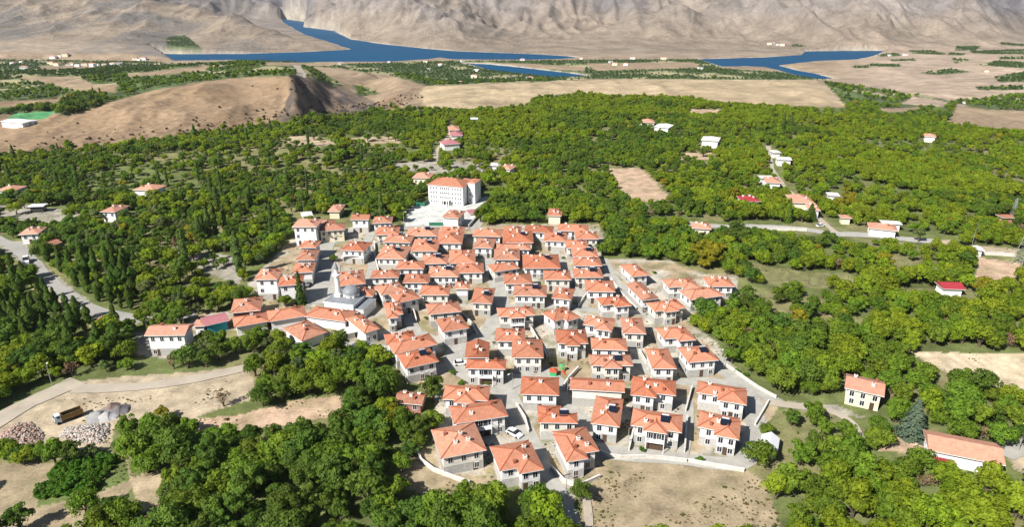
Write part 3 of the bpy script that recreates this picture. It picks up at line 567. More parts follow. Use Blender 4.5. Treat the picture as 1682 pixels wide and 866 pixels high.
        if 'X' not in opt and he > 4.5: MB().box(-.5, .5, -.09, 0, 0, 2.1).build('door', M['wood'], root, (p+(q-p)*random.choice((.2, .5, .8)), r-.02, 0))
    # things on the roof
    def roofz(X, Y):
        best = 0
        for (p, q, r, s_) in rects:
            dd = min(X-p+over, q+over-X, Y-r+over, s_+over-Y) if 'g' not in opt else (min(Y-r+over, s_+over-Y) if W >= D else min(X-p+over, q+over-X))
            best = max(best, dd*pitch)
        return he+best
    nc = chim if chim is not None else random.choice((2, 3, 3, 4))
    sp = [(-.28, .15), (.02, -.05), (.30, .18), (.22, -.22), (-.15, -.25)]; random.shuffle(sp)
    for i in range(nc):
        X, Y = sp[i][0]*(x1-x0)+random.uniform(-.3, .3), sp[i][1]*(y1-y0)+random.uniform(-.3, .3)
        if 's' in opt and X > 0 and Y < .1*(y1-y0): X = -X
        link('chimney', chim_me if i != 1 else chim2_me, root, (X, Y, roofz(X, Y)))
    if 's' in opt:
        X, Y = .18*(x1-x0), -.08*(y1-y0); s_ = link('solar_panel', sol_me, root, (X, Y, roofz(X, Y)-.1)); s_.scale = (.8, .85, .75); link('water_tank', tank_me, s_, (0, 1.05, 1.35))
    return root
# rows of the village: (row phrase, [(xL,yL,xR,yR,top,options,look)...]) from left to right
ROWS = [
 ("frontmost village row", [
  (726,754,798,740,-11,'','plain hipped'),(825,781,889,769,-10,'r','corner-wing'),(932,756,987,747,-10.5,'l','forked-roof'),
  (971,696,1017,702,-12,'s','narrow deep'),(1037,703,1118,715,675,'cbs','balconied'),(1146,707,1211,720,678,'rs','wide')]),
 ("second village row from front", [
  (748,697,833,684,-7.5,'b','long two-storey'),(885,695,948,696,672,'Bs','stepped'),(938,640,1024,645,622,'Xg','long windowless'),(1039,647,1109,655,-8.5,'l','left-winged'),(1145,650,1223,663,630,'r','right-winged')]),
 ("third village row from front", [
  (727,660,800,662,634,'c','broad hipped'),(856,648,917,650,620,'','square'),(973,604,1040,604,583,'cs','front-gabled'),(1072,606,1111,606,-11,'','narrow deep'),(1132,596,1180,592,-8.5,'s','corner')]),
 ("fourth village row from front", [
  (766,606,829,607,591,'b','low-roofed'),(842,588,892,588,558,'','square glazed'),(916,567,966,567,542,'c','raised'),(973,574,1030,576,556,'','shallow'),(1094,561,1140,557,-8.5,'r','angled')]),
 ("fifth row from the front", [
  (764,588,802,588,563,'Xg','plain gabled'),(815,561,862,561,540,'','tucked-in'),(915,531,950,521,-8.5,'r','angled'),(957,537,1003,543,-8,'r','long-eaved'),(1024,548,1061,549,-10.5,'','tall narrow')]),
 ("row crossing the middle street", [
  (728,546,770,539,-9,'','corner-turned'),(821,523,879,520,505,'cb','balconied'),(992,505,1034,501,488,'r','wide-eaved'),(1079,514,1128,508,-7.5,'c','broad'),(1055,494,1082,491,-13,'g','deep plain')]),
 ("row above the middle street", [
  (705,517,757,512,497,'','long-roofed'),(774,498,807,499,-12,'s','tall end'),(845,486,896,487,470,'s','two-part'),(907,490,937,493,-9,'','tall corner'),(964,479,1009,480,462,'','square'),(1136,493,1188,486,-8,'','straight'),(1040,455,1066,452,-11,'','lone plain')]),
 ("upper middle village row", [
  (690,485,736,485,470,'','low'),(747,475,770,475,464,'X','small'),(830,467,873,466,451,'','compact'),(896,460,937,460,446,'','compact white'),(945,456,989,456,443,'s','straight'),(1102,475,1147,472,-8,'r','wide hipped'),(1166,471,1206,471,-8,'','end')]),
 ("upper row by the top street", [
  (704,455,751,455,440,'s','long'),(752,449,793,448,434,'','square'),(813,447,852,441,432,'','paired'),(862,441,918,441,420,'s','large'),(945,437,987,437,425,'','straight')]),
 ("second row from the village top", [
  (694,434,733,433,420,'s','compact'),(739,433,779,432,406,'','deep'),(813,427,852,427,411,'','paired'),(818,410,869,410,402,'','long shallow'),(943,422,981,422,410,'s','compact')]),
 ("top row nearest the trees", [
  (676,413,716,413,390,'s','deep'),(718,400,757,400,384,'','paired'),(779,407,808,408,393,'','narrow'),(828,399,874,399,382,'s','two-part'),(895,396,930,397,384,'s','compact'),(932,408,966,408,396,'','straight'),(948,393,982,393,382,'','end')]),
 ("row along the school fence", [
  (631,398,672,399,388,'','shallow'),(669,388,716,388,376,'s','long'),(723,387,759,387,374,'','paired'),(778,388,821,389,378,'','long'),(829,385,856,385,374,'','small'),(862,381,905,383,372,'','plain'),(918,379,964,381,370,'','end')]),
 ("cluster right of the mosque", [
  (619,425,662,426,405,'s','tall'),(610,457,653,456,445,'','long shallow'),(652,442,694,442,430,'','straight'),(663,465,702,465,451,'','compact'),(628,485,666,477,-8,'','angled'),(654,498,690,490,-8,'','angled'),(638,522,663,519,-11,'l','long deep'),(618,386,653,385,374,'','small')]),
 ("group west of the lower street junction", [
  (637,567,684,560,545,'','broad'),(650,582,718,566,-7.5,'','long slanting'),(667,606,720,594,-8.5,'s','long lower')]),
]
adj = {'s': ' with a dark solar panel', 'b': ' with a balcony', '': ''}
ordn = ['leftmost', 'second', 'third', 'fourth', 'fifth', 'sixth', 'seventh', 'eighth']
for rowname, hs in ROWS:
    n = len(hs); hs2 = sorted(hs, key=lambda h: h[0])
    for i, h in enumerate(hs2):
        pos = ordn[i] if i == 0 else ('rightmost' if i == n-1 else ordn[i]+' from left')
        ex = ' with solar panel' if 's' in h[5] else (' with balcony' if 'b' in h[5] else '')
        lab = f"{h[6]} house{ex}, {pos} in the {rowname}"

        house(h[0], h[1], h[2], h[3], h[4], h[5], label=lab, group='tiled village houses')
# houses with a place of their own
G2 = 'village edge buildings'
house(552,471,600,466,-13,'X',5.0,'broad hipped roof with many chimneys directly behind the mosque dome',G2,chim=5)
house(580,487,612,487,472,'',4.6,'small low hipped house right of the mosque dome',G2,base=False)
house(560,411,597,413,-10,'',5.8,'tall-roofed house above the white canopy behind the mosque',G2)
house(491,407,519,407,396,'X',5.8,'uppermost of three stepped terrace houses left of the shaded square',G2)
house(486,428,517,427,411,'X',5.6,'middle of three stepped terrace houses left of the shaded square',G2)
house(480,449,514,447,432,'X',5.4,'lowest of three stepped terrace houses left of the shaded square',G2)
house(417,460,455,459,442,'',8.0,'white three-storey house at the village\'s far left corner',G2)
house(457,470,496,467,453,'',7.6,'white three-storey house beside the tall pine near the mosque',G2)
house(379,515,427,510,-11,'X',4.5,'old brownish-roofed building left of the mosque',G2,'brick','oldtile')
house(386,538,441,528,-7.5,'X',3.6,'long low orange roof west of the long curved terrace',G2,base=False)
house(443,529,503,519,-8.5,'X',3.6,'long low orange terrace roof in front of the mosque',G2,base=False)
house(499,520,566,529,-8,'X',3.5,'low orange terrace roof touching the front of the mosque',G2,base=False)
house(599,548,624,540,-13,'',4.4,'deep slanting orange roof right of the mosque front',G2,base=False)
house(238,552,302,551,533,'g',7.0,'white two-storey house with plain gabled roof at the far left of the village',G2,roofm='paletile')
house(315,537,336,536,526,'X',3.2,'tiny pale-roofed shed beside the reddish metal roof',G2,name='shed',cat='shed',base=False,roofm='paletile',chim=0)
house(337,536,376,527,-7,'Xg',3.4,'shed with reddish-purple sheet roof and turquoise wall',G2,'turq','pink',name='shed',cat='shed',base=False,pitch=.2,chim=0)
house(497,561,537,546,-12,'X',3.2,'low pinkish hipped roof with pale border below the mosque terrace',G2,roofm='oldtile',base=False,over=.8)
house(560,551,587,545,-4.5,'Xg',2.4,'small flat grey shed right below the mosque terrace',G2,'conc_white','conc_white',name='shed',cat='shed',base=False,pitch=.05,chim=0)
house(648,662,692,666,644,'g',3.0,'small brick house with gabled roof among trees left of the village',G2,'brick','oldtile',base=False)
house(1389,638,1451,652,-8,'g',5.0,'cream house with plain gabled roof alone in the right orchard','orchard houses','cream','paletile',base=False)
house(1529,741,1649,765,-8.5,'Xg',3.6,'long low farm building with pale tiled roof at lower right','orchard houses','plaster','paletile',base=False,chim=0)
house(1551,475,1586,476,463,'Xg',3.0,'small barn with red sheet roof beside a yellow tree','orchard houses','plaster','redmetal',base=False,chim=0,name='barn',cat='barn')
house(1220,331,1249,331,322,'',5.2,'white house with dark red roof alone in the right woodland','orchard houses',roofm='redmetal',base=False)
house(1137,375,1168,377,366,'',3.6,'low cream house with pink roof by the country road','orchard houses','cream','paletile',base=False)
house(1303,333,1338,334,320,'X',5.0,'larger pink-roofed farmhouse behind two dark conifers','orchard houses','cream','paletile',base=False)
house(1330,345,1348,346,333,'X',4.6,'pink-roofed wing house at the road bend on the right','orchard houses','plaster','paletile',base=False)
house(1260,300,1284,301,291,'X',4.4,'white house with pink roof on the right country lane','orchard houses','plaster','paletile',base=False)
house(1277,262,1301,263,257,'Xg',4.0,'white flat-roofed farmhouse beside the upper right lane','orchard houses','plaster','conc_white',base=False,pitch=.08,chim=0)
house(1270,251,1284,251,247,'Xg',3.5,'tiny grey-roofed hut at the lane top on the right','orchard houses','plaster','conc_white',base=False,pitch=.1,chim=0,name='hut',cat='hut')
house(1251,293,1272,293,288,'Xg',3.5,'pale flat-roofed outbuilding left of the lane','orchard houses','plaster','conc_white',base=False,pitch=.08,chim=0)
house(1428,375,1474,380,366,'X',3.6,'low pale-roofed farmhouse right of the country road','orchard houses','plaster','paletile',base=False)
house(1450,367,1482,369,362,'Xg',3.4,'white slab-roofed building just behind the pale farmhouse','orchard houses','plaster','conc_white',base=False,pitch=.05,chim=0)
house(1382,358,1400,359,353,'X',3.2,'small hut with pink roof above the country road','orchard houses','cream','paletile',base=False,chim=0,name='hut',cat='hut')
house(1361,321,1380,322,316,'Xg',3.6,'small white flat-roofed hut in the right woodland','orchard houses','plaster','conc_white',base=False,pitch=.05,chim=0,name='hut',cat='hut')
house(1152,230,1180,232,223,'Xg',5.0,'white flat-roofed house alone near the upper clearing','orchard houses','plaster','conc_white',base=False,pitch=.08,chim=0)
house(1074,208,1098,210,202,'Xg',3.6,'white-roofed warehouse in the distant woodland','orchard houses','plaster','tarp',base=False,pitch=.12,chim=0,name='warehouse',cat='warehouse')
house(1058,201,1076,201,194,'X',3.6,'small domed-looking hut with tan roof by the white warehouse','orchard houses','plaster','paletile',base=False,chim=0,name='hut',cat='hut')
house(1044,207,1056,208,204,'Xg',3.0,'tiny white shed left of the distant warehouse','orchard houses','plaster','tarp',base=False,pitch=.1,chim=0,name='shed',cat='shed')
house(1519,224,1538,225,219,'X',4.0,'white house with pinkish roof at the far right woodland edge','orchard houses','plaster','paletile',base=False,chim=0)
house(818,277,838,279,270,'X',4.2,'pale house with faded roof right of the school woodland','orchard houses','plaster','paletile',base=False)
house(806,272,817,272,268,'Xg',3.0,'tiny white shed beside the faded-roof house','orchard houses','plaster','tarp',base=False,pitch=.1,chim=0,name='shed',cat='shed')
house(737,213,755,213,206,'X',4.8,'cream tower-like house uppermost on the wooded lane','orchard houses','cream','paletile',base=False,chim=0)
house(740,223,760,223,216,'X',3.6,'middle house of the wooded lane with dull red roof','orchard houses','plaster','pink',base=False,chim=0)
house(729,238,756,236,230,'X',4.0,'white house with dull red roof lowest on the wooded lane','orchard houses','plaster','pink',base=False)
house(773,196,785,196,193,'Xg',2.6,'tiny white hut above the wooded lane','orchard houses','plaster','tarp',base=False,pitch=.05,chim=0,name='hut',cat='hut')
house(677,292,705,293,284,'',3.8,'cream house with faded orange roof just left of the school','orchard houses','cream','paletile',base=False)
house(480,373,519,373,360,'',8.4,'white three-storey house left of the village\'s top corner',G2,'plaster','paletile',base=False)
house(524,380,566,377,362,'B',5.4,'cream house with stepped old roof behind the terrace row',G2,'cream','oldtile',base=False)
house(576,361,605,361,353,'g',6.2,'tall white-gabled house right of the stepped old roof',G2)
house(612,367,643,366,356,'',5.4,'white house with orange roof at the schoolyard corner',G2)
house(538,348,558,348,336,'X',3.6,'cream house with pale roof uppermost above the village',G2,'cream','paletile',base=False)
house(496,356,514,354,347,'Xg',3.6,'small pale slab-roofed house above the three-storey one',G2,'cream','conc_white',base=False,pitch=.08,chim=0)
house(899,354,922,355,343,'X',4.2,'small house with orange roof in trees above the top row',G2,'cream','tile',base=False)
house(218,312,250,314,303,'X',4.0,'orange-roofed house in the woods at upper left','orchard houses','plaster','paletile',base=False)
house(164,348,188,349,337,'',5.0,'white house with orange roof among dark trees at left','orchard houses','plaster','paletile',base=False)
house(-8,313,20,314,305,'X',3.6,'orange-roofed house cut by the left picture edge','orchard houses','plaster','paletile',base=False)
house(30,386,62,384,-9,'',4.6,'orange-roofed house above the bend of the left road','orchard houses','plaster','paletile',base=False)
house(76,407,102,398,-6,'Xg',3.0,'long narrow faded roof right of the left road','orchard houses','brick','oldtile',base=False,chim=0)
house(45,340,70,339,336,'Xg',3.2,'grey-white sheet-roofed shed in the left clearing','orchard houses','darkload','tarp',base=False,pitch=.05,chim=0,name='shed',cat='shed')
house(0,199,34,200,192,'Xg',4.6,'long white hall beside the green sports pitch','orchard houses','plaster','tarp',base=False,pitch=.1,chim=0,name='hall',cat='hall')
house(1605,411,1618,412,407,'Xg',3.0,'small white shed by the pale yard at far right','orchard houses','plaster','tarp',base=False,pitch=.1,chim=0,name='shed',cat='shed')
house(146,536,160,536,519,'X',3.4,'brown-walled hut between the dark conifers at left','orchard houses','brick','oldtile',base=False,chim=0,name='hut',cat='hut')
house(1648,358,1668,358,352,'Xg',2.6,'low brown barn roof in the far right woodland','orchard houses','brick','oldtile',base=False,pitch=.2,chim=0,name='barn',cat='barn')
# awnings on the farm building at lower right
r_ = [o for o in bpy.data.objects if o.get('label', '').startswith('long low farm building')][0]
MB().box(-6.5, -2.2, -8.2, -4.4, 2.3, 2.45).build('awning', M['redmetal'], r_); MB().box(-5.6, -2.4, -6.6, -4.6, .2, 2.2).build('lean_to', M['turq'], r_)
# ------------------------------------------------------------------ school
def school():
    a, b, rz, W = frame_from_eave(703, 303, 760, 308, 9.6); uy = Vector((-math.sin(rz), math.cos(rz), 0)); D = 11.5
    c = (a+b)/2+uy*D/2; g = h1(c.x, c.y); t = empty('school', (c.x, c.y, g), rz, 'large white four-storey school with orange hipped roof beside the pale yard', 'school')
    ALLFOOT.append((c.x, c.y, rz, W/2+5, D/2+4))
    H = 9.6; x0, x1, y0, y1 = -W/2, W/2, -D/2, D/2
    MB().box(x0, x1, y0, y1, -2, H).build('wall', M['plaster'], t)
    rb = MB(); rg = MB(); hip(rb, x0, x1, y0, y1, H+.1, .42, .5, False, rg); rb.build('roof', [M['tile'], M['white']], t); rg.build('ridge_tiles', M['ridge'], t)
    MB().box(x1+.6, x1+4.2, y0+5.5, y1+2.5, -2, H+.9).build('stair_tower', M['plaster'], t)
    MB().box(x1-.2, x1+.8, y0+7.5, y1+1.5, -2, H-.3).build('link_wall', M['glass'], t)
    rb = MB(); hip(rb, x1+.6, x1+4.2, y0+5.5, y1+2.5, H+1.0, .3, .35); rb.build('tower_roof', [M['tile'], M['white']], t)
    rb = MB(); hip(rb, x1-5, x1+.5, y1-2, y1+4, H+.3, .3, .3); rb.build('rear_roof', [M['tile'], M['white']], t); MB().box(x1-4.8, x1+.3, y1+.01, y1+3.8, -2, H+.1).build('rear_wall', M['plaster'], t)
    for k in range(4):
        z = .9+k*2.3
        for i, u in enumerate((.08,.16,.24,.36,.42,.48,.54,.60,.70,.78,.86,.93)):
            if k == 0 and .3 < u < .65: continue
            link('window', window_mesh(.7, .9), t, (x0+u*W, y0-.01, z))
    for k in range(3): link('window', window_mesh(.7, 1.1), t, (x1+1.6, y0+5.49, 1.2+k*2.8))
    MB().box(-W*.15, W*.14, y0-2.2, y0, 2.4, 2.7).build('entrance_canopy', M['conc_white'], t)
    for X in (-W*.13, -W*.03, W*.06, W*.12): MB().box(X-.2, X+.2, y0-2.1, y0-1.7, -.5, 2.4).build('column', M['plaster'], t)
    MB().box(-W*.12, W*.1, y0-.06, y0-.01, 0, 2.2).build('door', M['glass'], t)
    for i in range(5): MB().box(-W*.15, W*.10, y0-3.4+i*.3, y0-3.1+i*.3, -.5, .1+i*.12).build('step', M['conc_white'], t)
    for X in (-1.5, .8): link('chimney', chim_me, t, (X, .6, H+2.2))
school()
ax = house(726,357,753,359,-11,'X',5.6,'white annex building with orange roof at the front of the schoolyard','school buildings',base=False,name='annex',cat='annex',chim=3)
house(772,352,790,350,-7,'Xg',.9,'flat pinkish shelter roof right of the school annex','school buildings','conc_white','pink',base=False,pitch=.03,chim=0,name='shelter',cat='shelter')
def fence(pts, h, name, label, m, cat='fence', group=None, th=.12, posts=True, step=2.5):
    W = [at(*p) for p in pts]; o = W[0]; t = empty(name, o, 0, label, cat, group); P = []
    for a, b in zip(W, W[1:]):
        n = max(1, int((b-a).length/step)); P += [a.lerp(b, i/n) for i in range(n)]
    P.append(W[-1]); 
    if len(P) > 6:
        for _ in range(2): P = [P[0]]+[(P[i-1]+P[i]*2+P[i+1])/4 for i in range(1, len(P)-1)]+[P[-1]]
    L_ = []; k = 0; vs = []; fs = []
    for i, p in enumerate(P):
        d = P[min(i+1, len(P)-1)]-P[max(i-1, 0)]; d.z = 0; d.normalize(); s_ = Vector((-d.y, d.x, 0))*th/2; z = h1(p.x, p.y); q = Vector((p.x, p.y, z))-o
        vs += [q+s_-Vector((0,0,.8)), q-s_-Vector((0,0,.8)), q-s_+Vector((0,0,h)), q+s_+Vector((0,0,h))]
    for i in range(len(P)-1):
        j = 4*i; fs += [(j, j+4, j+7, j+3), (j+1, j+2, j+6, j+5), (j+3, j+7, j+6, j+2)]
    fs += [(0,3,2,1), tuple(4*(len(P)-1)+e for e in (0,1,2,3))]
    MB().add(vs, fs).build('panel' if posts else 'wall_body', m, t)
    cb = MB()
    if posts:
        for i in range(0, len(P), max(1, len(P)//12)): p = P[i]-o; cb.bar((p.x, p.y, h1(P[i].x, P[i].y)-o.z-.3), (p.x, p.y, h1(P[i].x, P[i].y)-o.z+h+.15), .06)
        cb.build('posts', M['metal'], t)['kind'] = 'stuff'
    else:
        vs2 = []
        for i, p in enumerate(P):
            d = P[min(i+1, len(P)-1)]-P[max(i-1, 0)]; d.z = 0; d.normalize(); s_ = Vector((-d.y, d.x, 0))*(th/2+.06); q = Vector((p.x, p.y, h1(p.x, p.y)))-o
            vs2 += [q+s_+Vector((0,0,h)), q-s_+Vector((0,0,h)), q-s_+Vector((0,0,h+.1)), q+s_+Vector((0,0,h+.1))]
        MB().add(vs2, fs+[(4*i, 4*i+1, 4*i+5, 4*i+4) for i in range(len(P)-1)]).build('coping', M['conc_white'], t)
    return t
fence([(680,337),(697,339),(704,333)], 1.8, 'mesh_fence', 'green mesh screen at the left back of the schoolyard', M['green'])
fence([(705,371),(728,371)], 1.6, 'mesh_fence', 'green mesh screen left of the school annex', M['green'])
GW = 'low garden and street walls'
for pts, h, lab in [
 ([(684,742),(692,760),(712,775),(740,786),(772,797)], 1.0, 'curved pale garden wall below the front left house'),
 ([(985,745),(1000,757),(1060,752),(1100,757),(1128,760)], .9, 'straight low wall along the top of the bare field'),
 ([(1130,760),(1175,768),(1222,776)], .9, 'low wall below the front right house'),
 ([(1240,700),(1252,680),(1262,662)], .9, 'pale wall on the outer side of the right perimeter street'),
 ([(1040,712),(1033,742)], 1.2, 'short wall left of the balconied front house'),
 ([(1128,690),(1124,745)], 1.4, 'wall between the two right front houses'),
 ([(1136,640),(1126,678)], 1.2, 'wall right of the left-winged second row house'),
 ([(870,540),(885,566),(898,590)], 1.4, 'slanting wall behind the playground'),
 ([(925,640),(934,625),(950,608)], 1.2, 'dark edged wall right of the playground'),
 ([(760,520),(775,535),(784,552)], 1.2, 'wall right of the corner-turned middle house'),
 ([(678,508),(684,530)], 1.2, 'short wall around the brown yard in the village middle'),
 ([(950,505),(962,488)], 1.2, 'curved wall beside the tall corner house'),
 ([(1190,600),(1215,618),(1245,640),(1275,655)], .8, 'pale wall edging the grove on the right perimeter'),
 ([(1080,620),(1062,600),(1050,580)], 1.1, 'wall left of the narrow deep house'),
 ([(848,668),(862,690),(868,712)], 1.0, 'low wall left of the stepped second row house'),
 ([(1003,460),(1022,486),(1045,510)], 1.0, 'long retaining wall beside the diagonal street'),
 ([(905,770),(925,792),(950,802),(985,786)], .9, 'low wall around the forked-roof front house'),
 ([(770,704),(800,712),(842,708)], .9, 'low wall before the long two-storey house'),
 ([(615,400),(617,430),(622,448)], 1.2, 'curved wall along the street behind the mosque'),
 ([(1325,380),(1262,378),(1245,379)], 1.4, 'long white wall beside the country road'),
 ([(1600,418),(1640,420),(1668,422)], 1.4, 'white wall of the pale yard at far right'),
 ([(770,374),(790,352),(802,338)], 1.4, 'dark wall along the lane right of the school')]:
    fence(pts, h, 'garden_wall', lab, M['gwall'], 'wall', GW, .28, False)
# ------------------------------------------------------------------ mosque
def mosque():
    a, b, rz, W = frame_from_eave(532, 497, 580, 503, 4.6); D = 10.5; uy = Vector((-math.sin(rz), math.cos(rz), 0)); c = (a+b)/2+uy*D/2; g = h1(c.x, c.y)
    t = empty('mosque', (c.x, c.y, g), rz, 'small white mosque with grey lead dome and slender minaret', 'mosque'); ALLFOOT.append((c.x, c.y, rz, W/2+4, D/2+4))
    x0, x1, y0, y1 = -W/2, W/2, -D/2, D/2
    MB().box(x0, x1, y0, y1, -1.5, 4.6).build('wall', M['plaster'], t)
    MB().box(x0-.25, x1+.25, y0-.25, y1+.25, 4.6, 4.85).build('cornice', M['white'], t)
    rb = MB(); hip(rb, x0, x1, y0, y1, 4.95, .12, .1); rb.build('roof', [M['lead'], M['white']], t)
    cx, cy = 1.6, .8
    MB().lathe([(2.75,4.8),(2.75,6.2),(2.95,6.25),(2.95,6.45)], 8, (cx, cy)).build('drum', M['plaster'], t)
    d = MB().lathe([(2.85*math.cos(R(k*9)), 6.45+2.3*math.sin(R(k*9))) for k in range(10)]+[(.02, 8.8)], 24, (cx, cy)).build('dome', M['lead'], t)
    for p in d.data.polygons: p.use_smooth = True
    MB().bar((cx, cy, 8.7), (cx, cy, 9.9), .07, n=6).build('finial', M['metal'], t)
    for i in range(8):
        an = 2*math.pi*(i+.5)/8; link('window', window_mesh(.5, .7), t, (cx+2.56*math.cos(an), cy+2.56*math.sin(an), 5.2), an+math.pi/2)
    # portico with arches
    px = MB().box(-.5, 3.5, y0-1.6, y0, 0, 3.4).build('porch', M['plaster'], t)
    ar = MB(); pts = [(-1.1,0),(-1.1,1.4)]+[(-1.1*math.cos(R(k*20)), 1.4+1.1*math.sin(R(k*20))) for k in range(1, 9)]+[(1.1,1.4),(1.1,0)]
    ar.add([(p[0]+1.5, y0-1.64, p[1]) for p in pts], [tuple(range(len(pts)))]).build('archway', M['gwall'], t)
    for X in (x0+1.2, x0+3.2, x1-1.8, x1-3.2): link('window', window_mesh(.9, 1.9), t, (X, y0-.01, .8))
    MB().box(x1+.02, x1+3.2, y0+.6, y1-.8, -1.5, 3.3).build('side_hall', M['plaster'], t)
    rb = MB(); hip(rb, x1+.02, x1+3.2, y0+.6, y1-.8, 3.4, .12, .2); rb.build('side_roof', [M['lead'], M['white']], t)
    link('window', window_mesh(.9, 1.7), t, (x1+1.6, y0+.59, .8))
    mx, my = x0+3.0, y0+4.5
    mn = MB().box(mx-1.1, mx+1.1, my-1.1, my+1.1, 4.6, 6.4).lathe([(.85,6.4),(.78,12.2),(1.3,12.6),(1.3,13.2),(.7,13.2),(.66,15.0)], 12, (mx, my)).build('minaret', M['plaster'], t)
    MB().lathe([(.8,15.0),(.02,17.6)], 12, (mx, my)).build('spire', M['lead'], mn); MB().lathe([(1.33,12.62),(1.38,13.22),(1.28,13.22)], 12, (mx, my)).build('minaret_balcony', M['white'], mn)
mosque()
# white arched canopy behind the mosque
a = at(560, 435); t = empty('canopy', a, 0, 'white arched canopy between two orange roofs behind the mosque', 'canopy')
vs = []; n = 10
for i in range(n+1):
    an = math.pi*i/n
    for y in (0, 4): vs.append((4.2-4.2*math.cos(an), y, 2.2+1.5*math.sin(an)))
MB().add(vs, [(2*i, 2*i+2, 2*i+3, 2*i+1) for i in range(n)]).build('canopy_sheet', M['tarp'], t)
for X, Y in ((.1,.1),(8.3,.1),(.1,3.9),(8.3,3.9)): MB().bar((X,Y,0),(X,Y,2.3),.06).build('pole', M['metal'], t)
# white tent-like shed at the right perimeter street
a = at(1262, 741); t = empty('shed', a, R(-25), 'small white gabled metal shed beside the right perimeter street', 'shed', None); ALLFOOT.append((a.x, a.y, 0, 4, 4))
MB().box(-1.8, 1.8, -2.4, 2.4, -.5, 2.4).build('wall', M['tarp'], t); MB().add([(-2,-2.6,2.3),(0,-2.6,3.6),(2,-2.6,2.3),(-2,2.6,2.3),(0,2.6,3.6),(2,2.6,2.3)], [(0,1,4,3),(1,2,5,4),(0,2,1),(3,4,5),(0,3,5,2)]).build('roof', M['tarp'], t)
MB().box(-.7, .7, -2.45, -2.41, 0, 1.9).build('door', M['metal'], t)
# ------------------------------------------------------------------ playground, poles, vehicles, heaps
a = at(922, 612); t = empty('playground_frame', a, R(20), 'colourful climbing frame with slide in the village playground', 'climbing frame'); t.scale = (.6, .6, .6)
for x, y in ((0,0),(1.6,0),(0,1.6),(1.6,1.6)): MB().bar((x,y,0),(x,y,3),.08).build('post', M['yellow'], t)
MB().box(-.1,1.7,-.1,1.7,1.2,1.3).build('platform', M['greenp'], t); MB().add([(-.3,-.3,2.9),(1.9,-.3,2.9),(1.9,1.9,2.9),(-.3,1.9,2.9),(.8,.8,3.8)], [(0,1,4),(1,2,4),(2,3,4),(3,0,4),(3,2,1,0)]).build('roof', M['greenp'], t)
MB().add([(.2,-.1,1.25),(1.0,-.1,1.25),(1.0,-2.6,.15),(.2,-2.6,.15),(.2,-.1,1.1),(1.0,-.1,1.1),(1.0,-2.6,0),(.2,-2.6,0)], [(0,3,2,1),(4,5,6,7),(0,4,7,3),(1,2,6,5),(3,7,6,2)]).build('slide', M['redp'], t)
MB().bar((-.2,.8,0),(-1.8,.8,.02),.05).bar((-.1,.8,1.2),(-1.8,.8,0),.05).build('ladder', M['redp'], t)
a = at(909, 616); t = empty('play_house', a, R(-10), 'small green and red play hut left of the climbing frame', 'play hut')
MB().box(-.9,.9,-.9,.9,0,1.4).build('wall', M['greenp'], t); MB().add([(-1.1,-1.1,1.35),(1.1,-1.1,1.35),(1.1,1.1,1.35),(-1.1,1.1,1.35),(0,0,2.2)], [(0,1,4),(1,2,4),(2,3,4),(3,0,4),(3,2,1,0)]).build('roof', M['redp'], t)
def lamp(px, py, h, label, name='street_lamp', cat='street lamp', group='thin poles'):
    a = at(px, py); t = empty(name, a, random.uniform(0, 6), label, cat, group); MB().bar((0,0,-.5),(0,0,h),.11,n=6,r2=.07).build('pole', M['metal'], t)
    if name == 'street_lamp': MB().bar((0,0,h),(1.3,0,h+.25),.05).build('arm', M['metal'], t); MB().box(1.1,1.8,-.15,.15,h+.2,h+.32).build('lamp_head', M['white'], t)
    else: MB().box(-.9,.9,-.06,.06,h-.6,h-.45).build('crossarm', M['wood'], t)
lamp(86, 634, 6, 'pale leaning street lamp by the junction of the left dirt yard'); lamp(664, 376, 8, 'tall white pole at the corner of the schoolyard')
lamp(1031, 734, 5, 'street lamp before the gap left of the balconied front house'); lamp(932, 652, 6, 'street lamp beside the long windowless house')
lamp(1188, 604, 6, 'street lamp at the grove edge right of the village'); lamp(1672, 742, 8, 'tall pale pole at lower right picture edge'); lamp(842, 640, 5, 'street lamp at the lower village junction')
lamp(1595, 408, 9, 'wooden utility pole by the pale yard at right', 'utility_pole', 'utility pole'); lamp(500, 356, 8, 'utility pole beside the top left village houses', 'utility_pole', 'utility pole')
lamp(648, 392, 7, 'utility pole left of the school-side row', 'utility_pole', 'utility pole'); lamp(930, 815, 6, 'utility pole by the lane out of the village', 'utility_pole', 'utility pole')
def pylon(px, py, h, label):
    a = at(px, py); t = empty('pylon', a, R(15), label, 'pylon', 'electricity pylons'); b = MB(); w0 = h*.11
    for k in range(7):
        z0, z1 = h*k/7, h*(k+1)/7; r0, r1 = w0*(1-k/7.6), w0*(1-(k+1)/7.6)
        C0 = [(-r0,-r0,z0),(r0,-r0,z0),(r0,r0,z0),(-r0,r0,z0)]; C1 = [(-r1,-r1,z1),(r1,-r1,z1),(r1,r1,z1),(-r1,r1,z1)]
        for i in range(4): b.bar(C0[i], C1[i], .13); b.bar(C0[i], C1[(i+1) % 4], .08); b.bar(C1[i], C1[(i+1) % 4], .08)
    b.build('lattice', M['metal'], t); c = MB()
    for z in (.72, .84, .95): c.bar((-h*.16,0,h*z),(h*.16,0,h*z),.12)
    c.build('crossarm', M['metal'], t)
pylon(1676, 436, 20, 'tall pale lattice pylon at the right picture edge'); pylon(1663, 356, 9, 'small lattice mast beside the low brown barn')
wheel_me = MB().bar((-.18,0,0),(.18,0,0),.5,0,12).mesh('wheel', [M['tyre']])
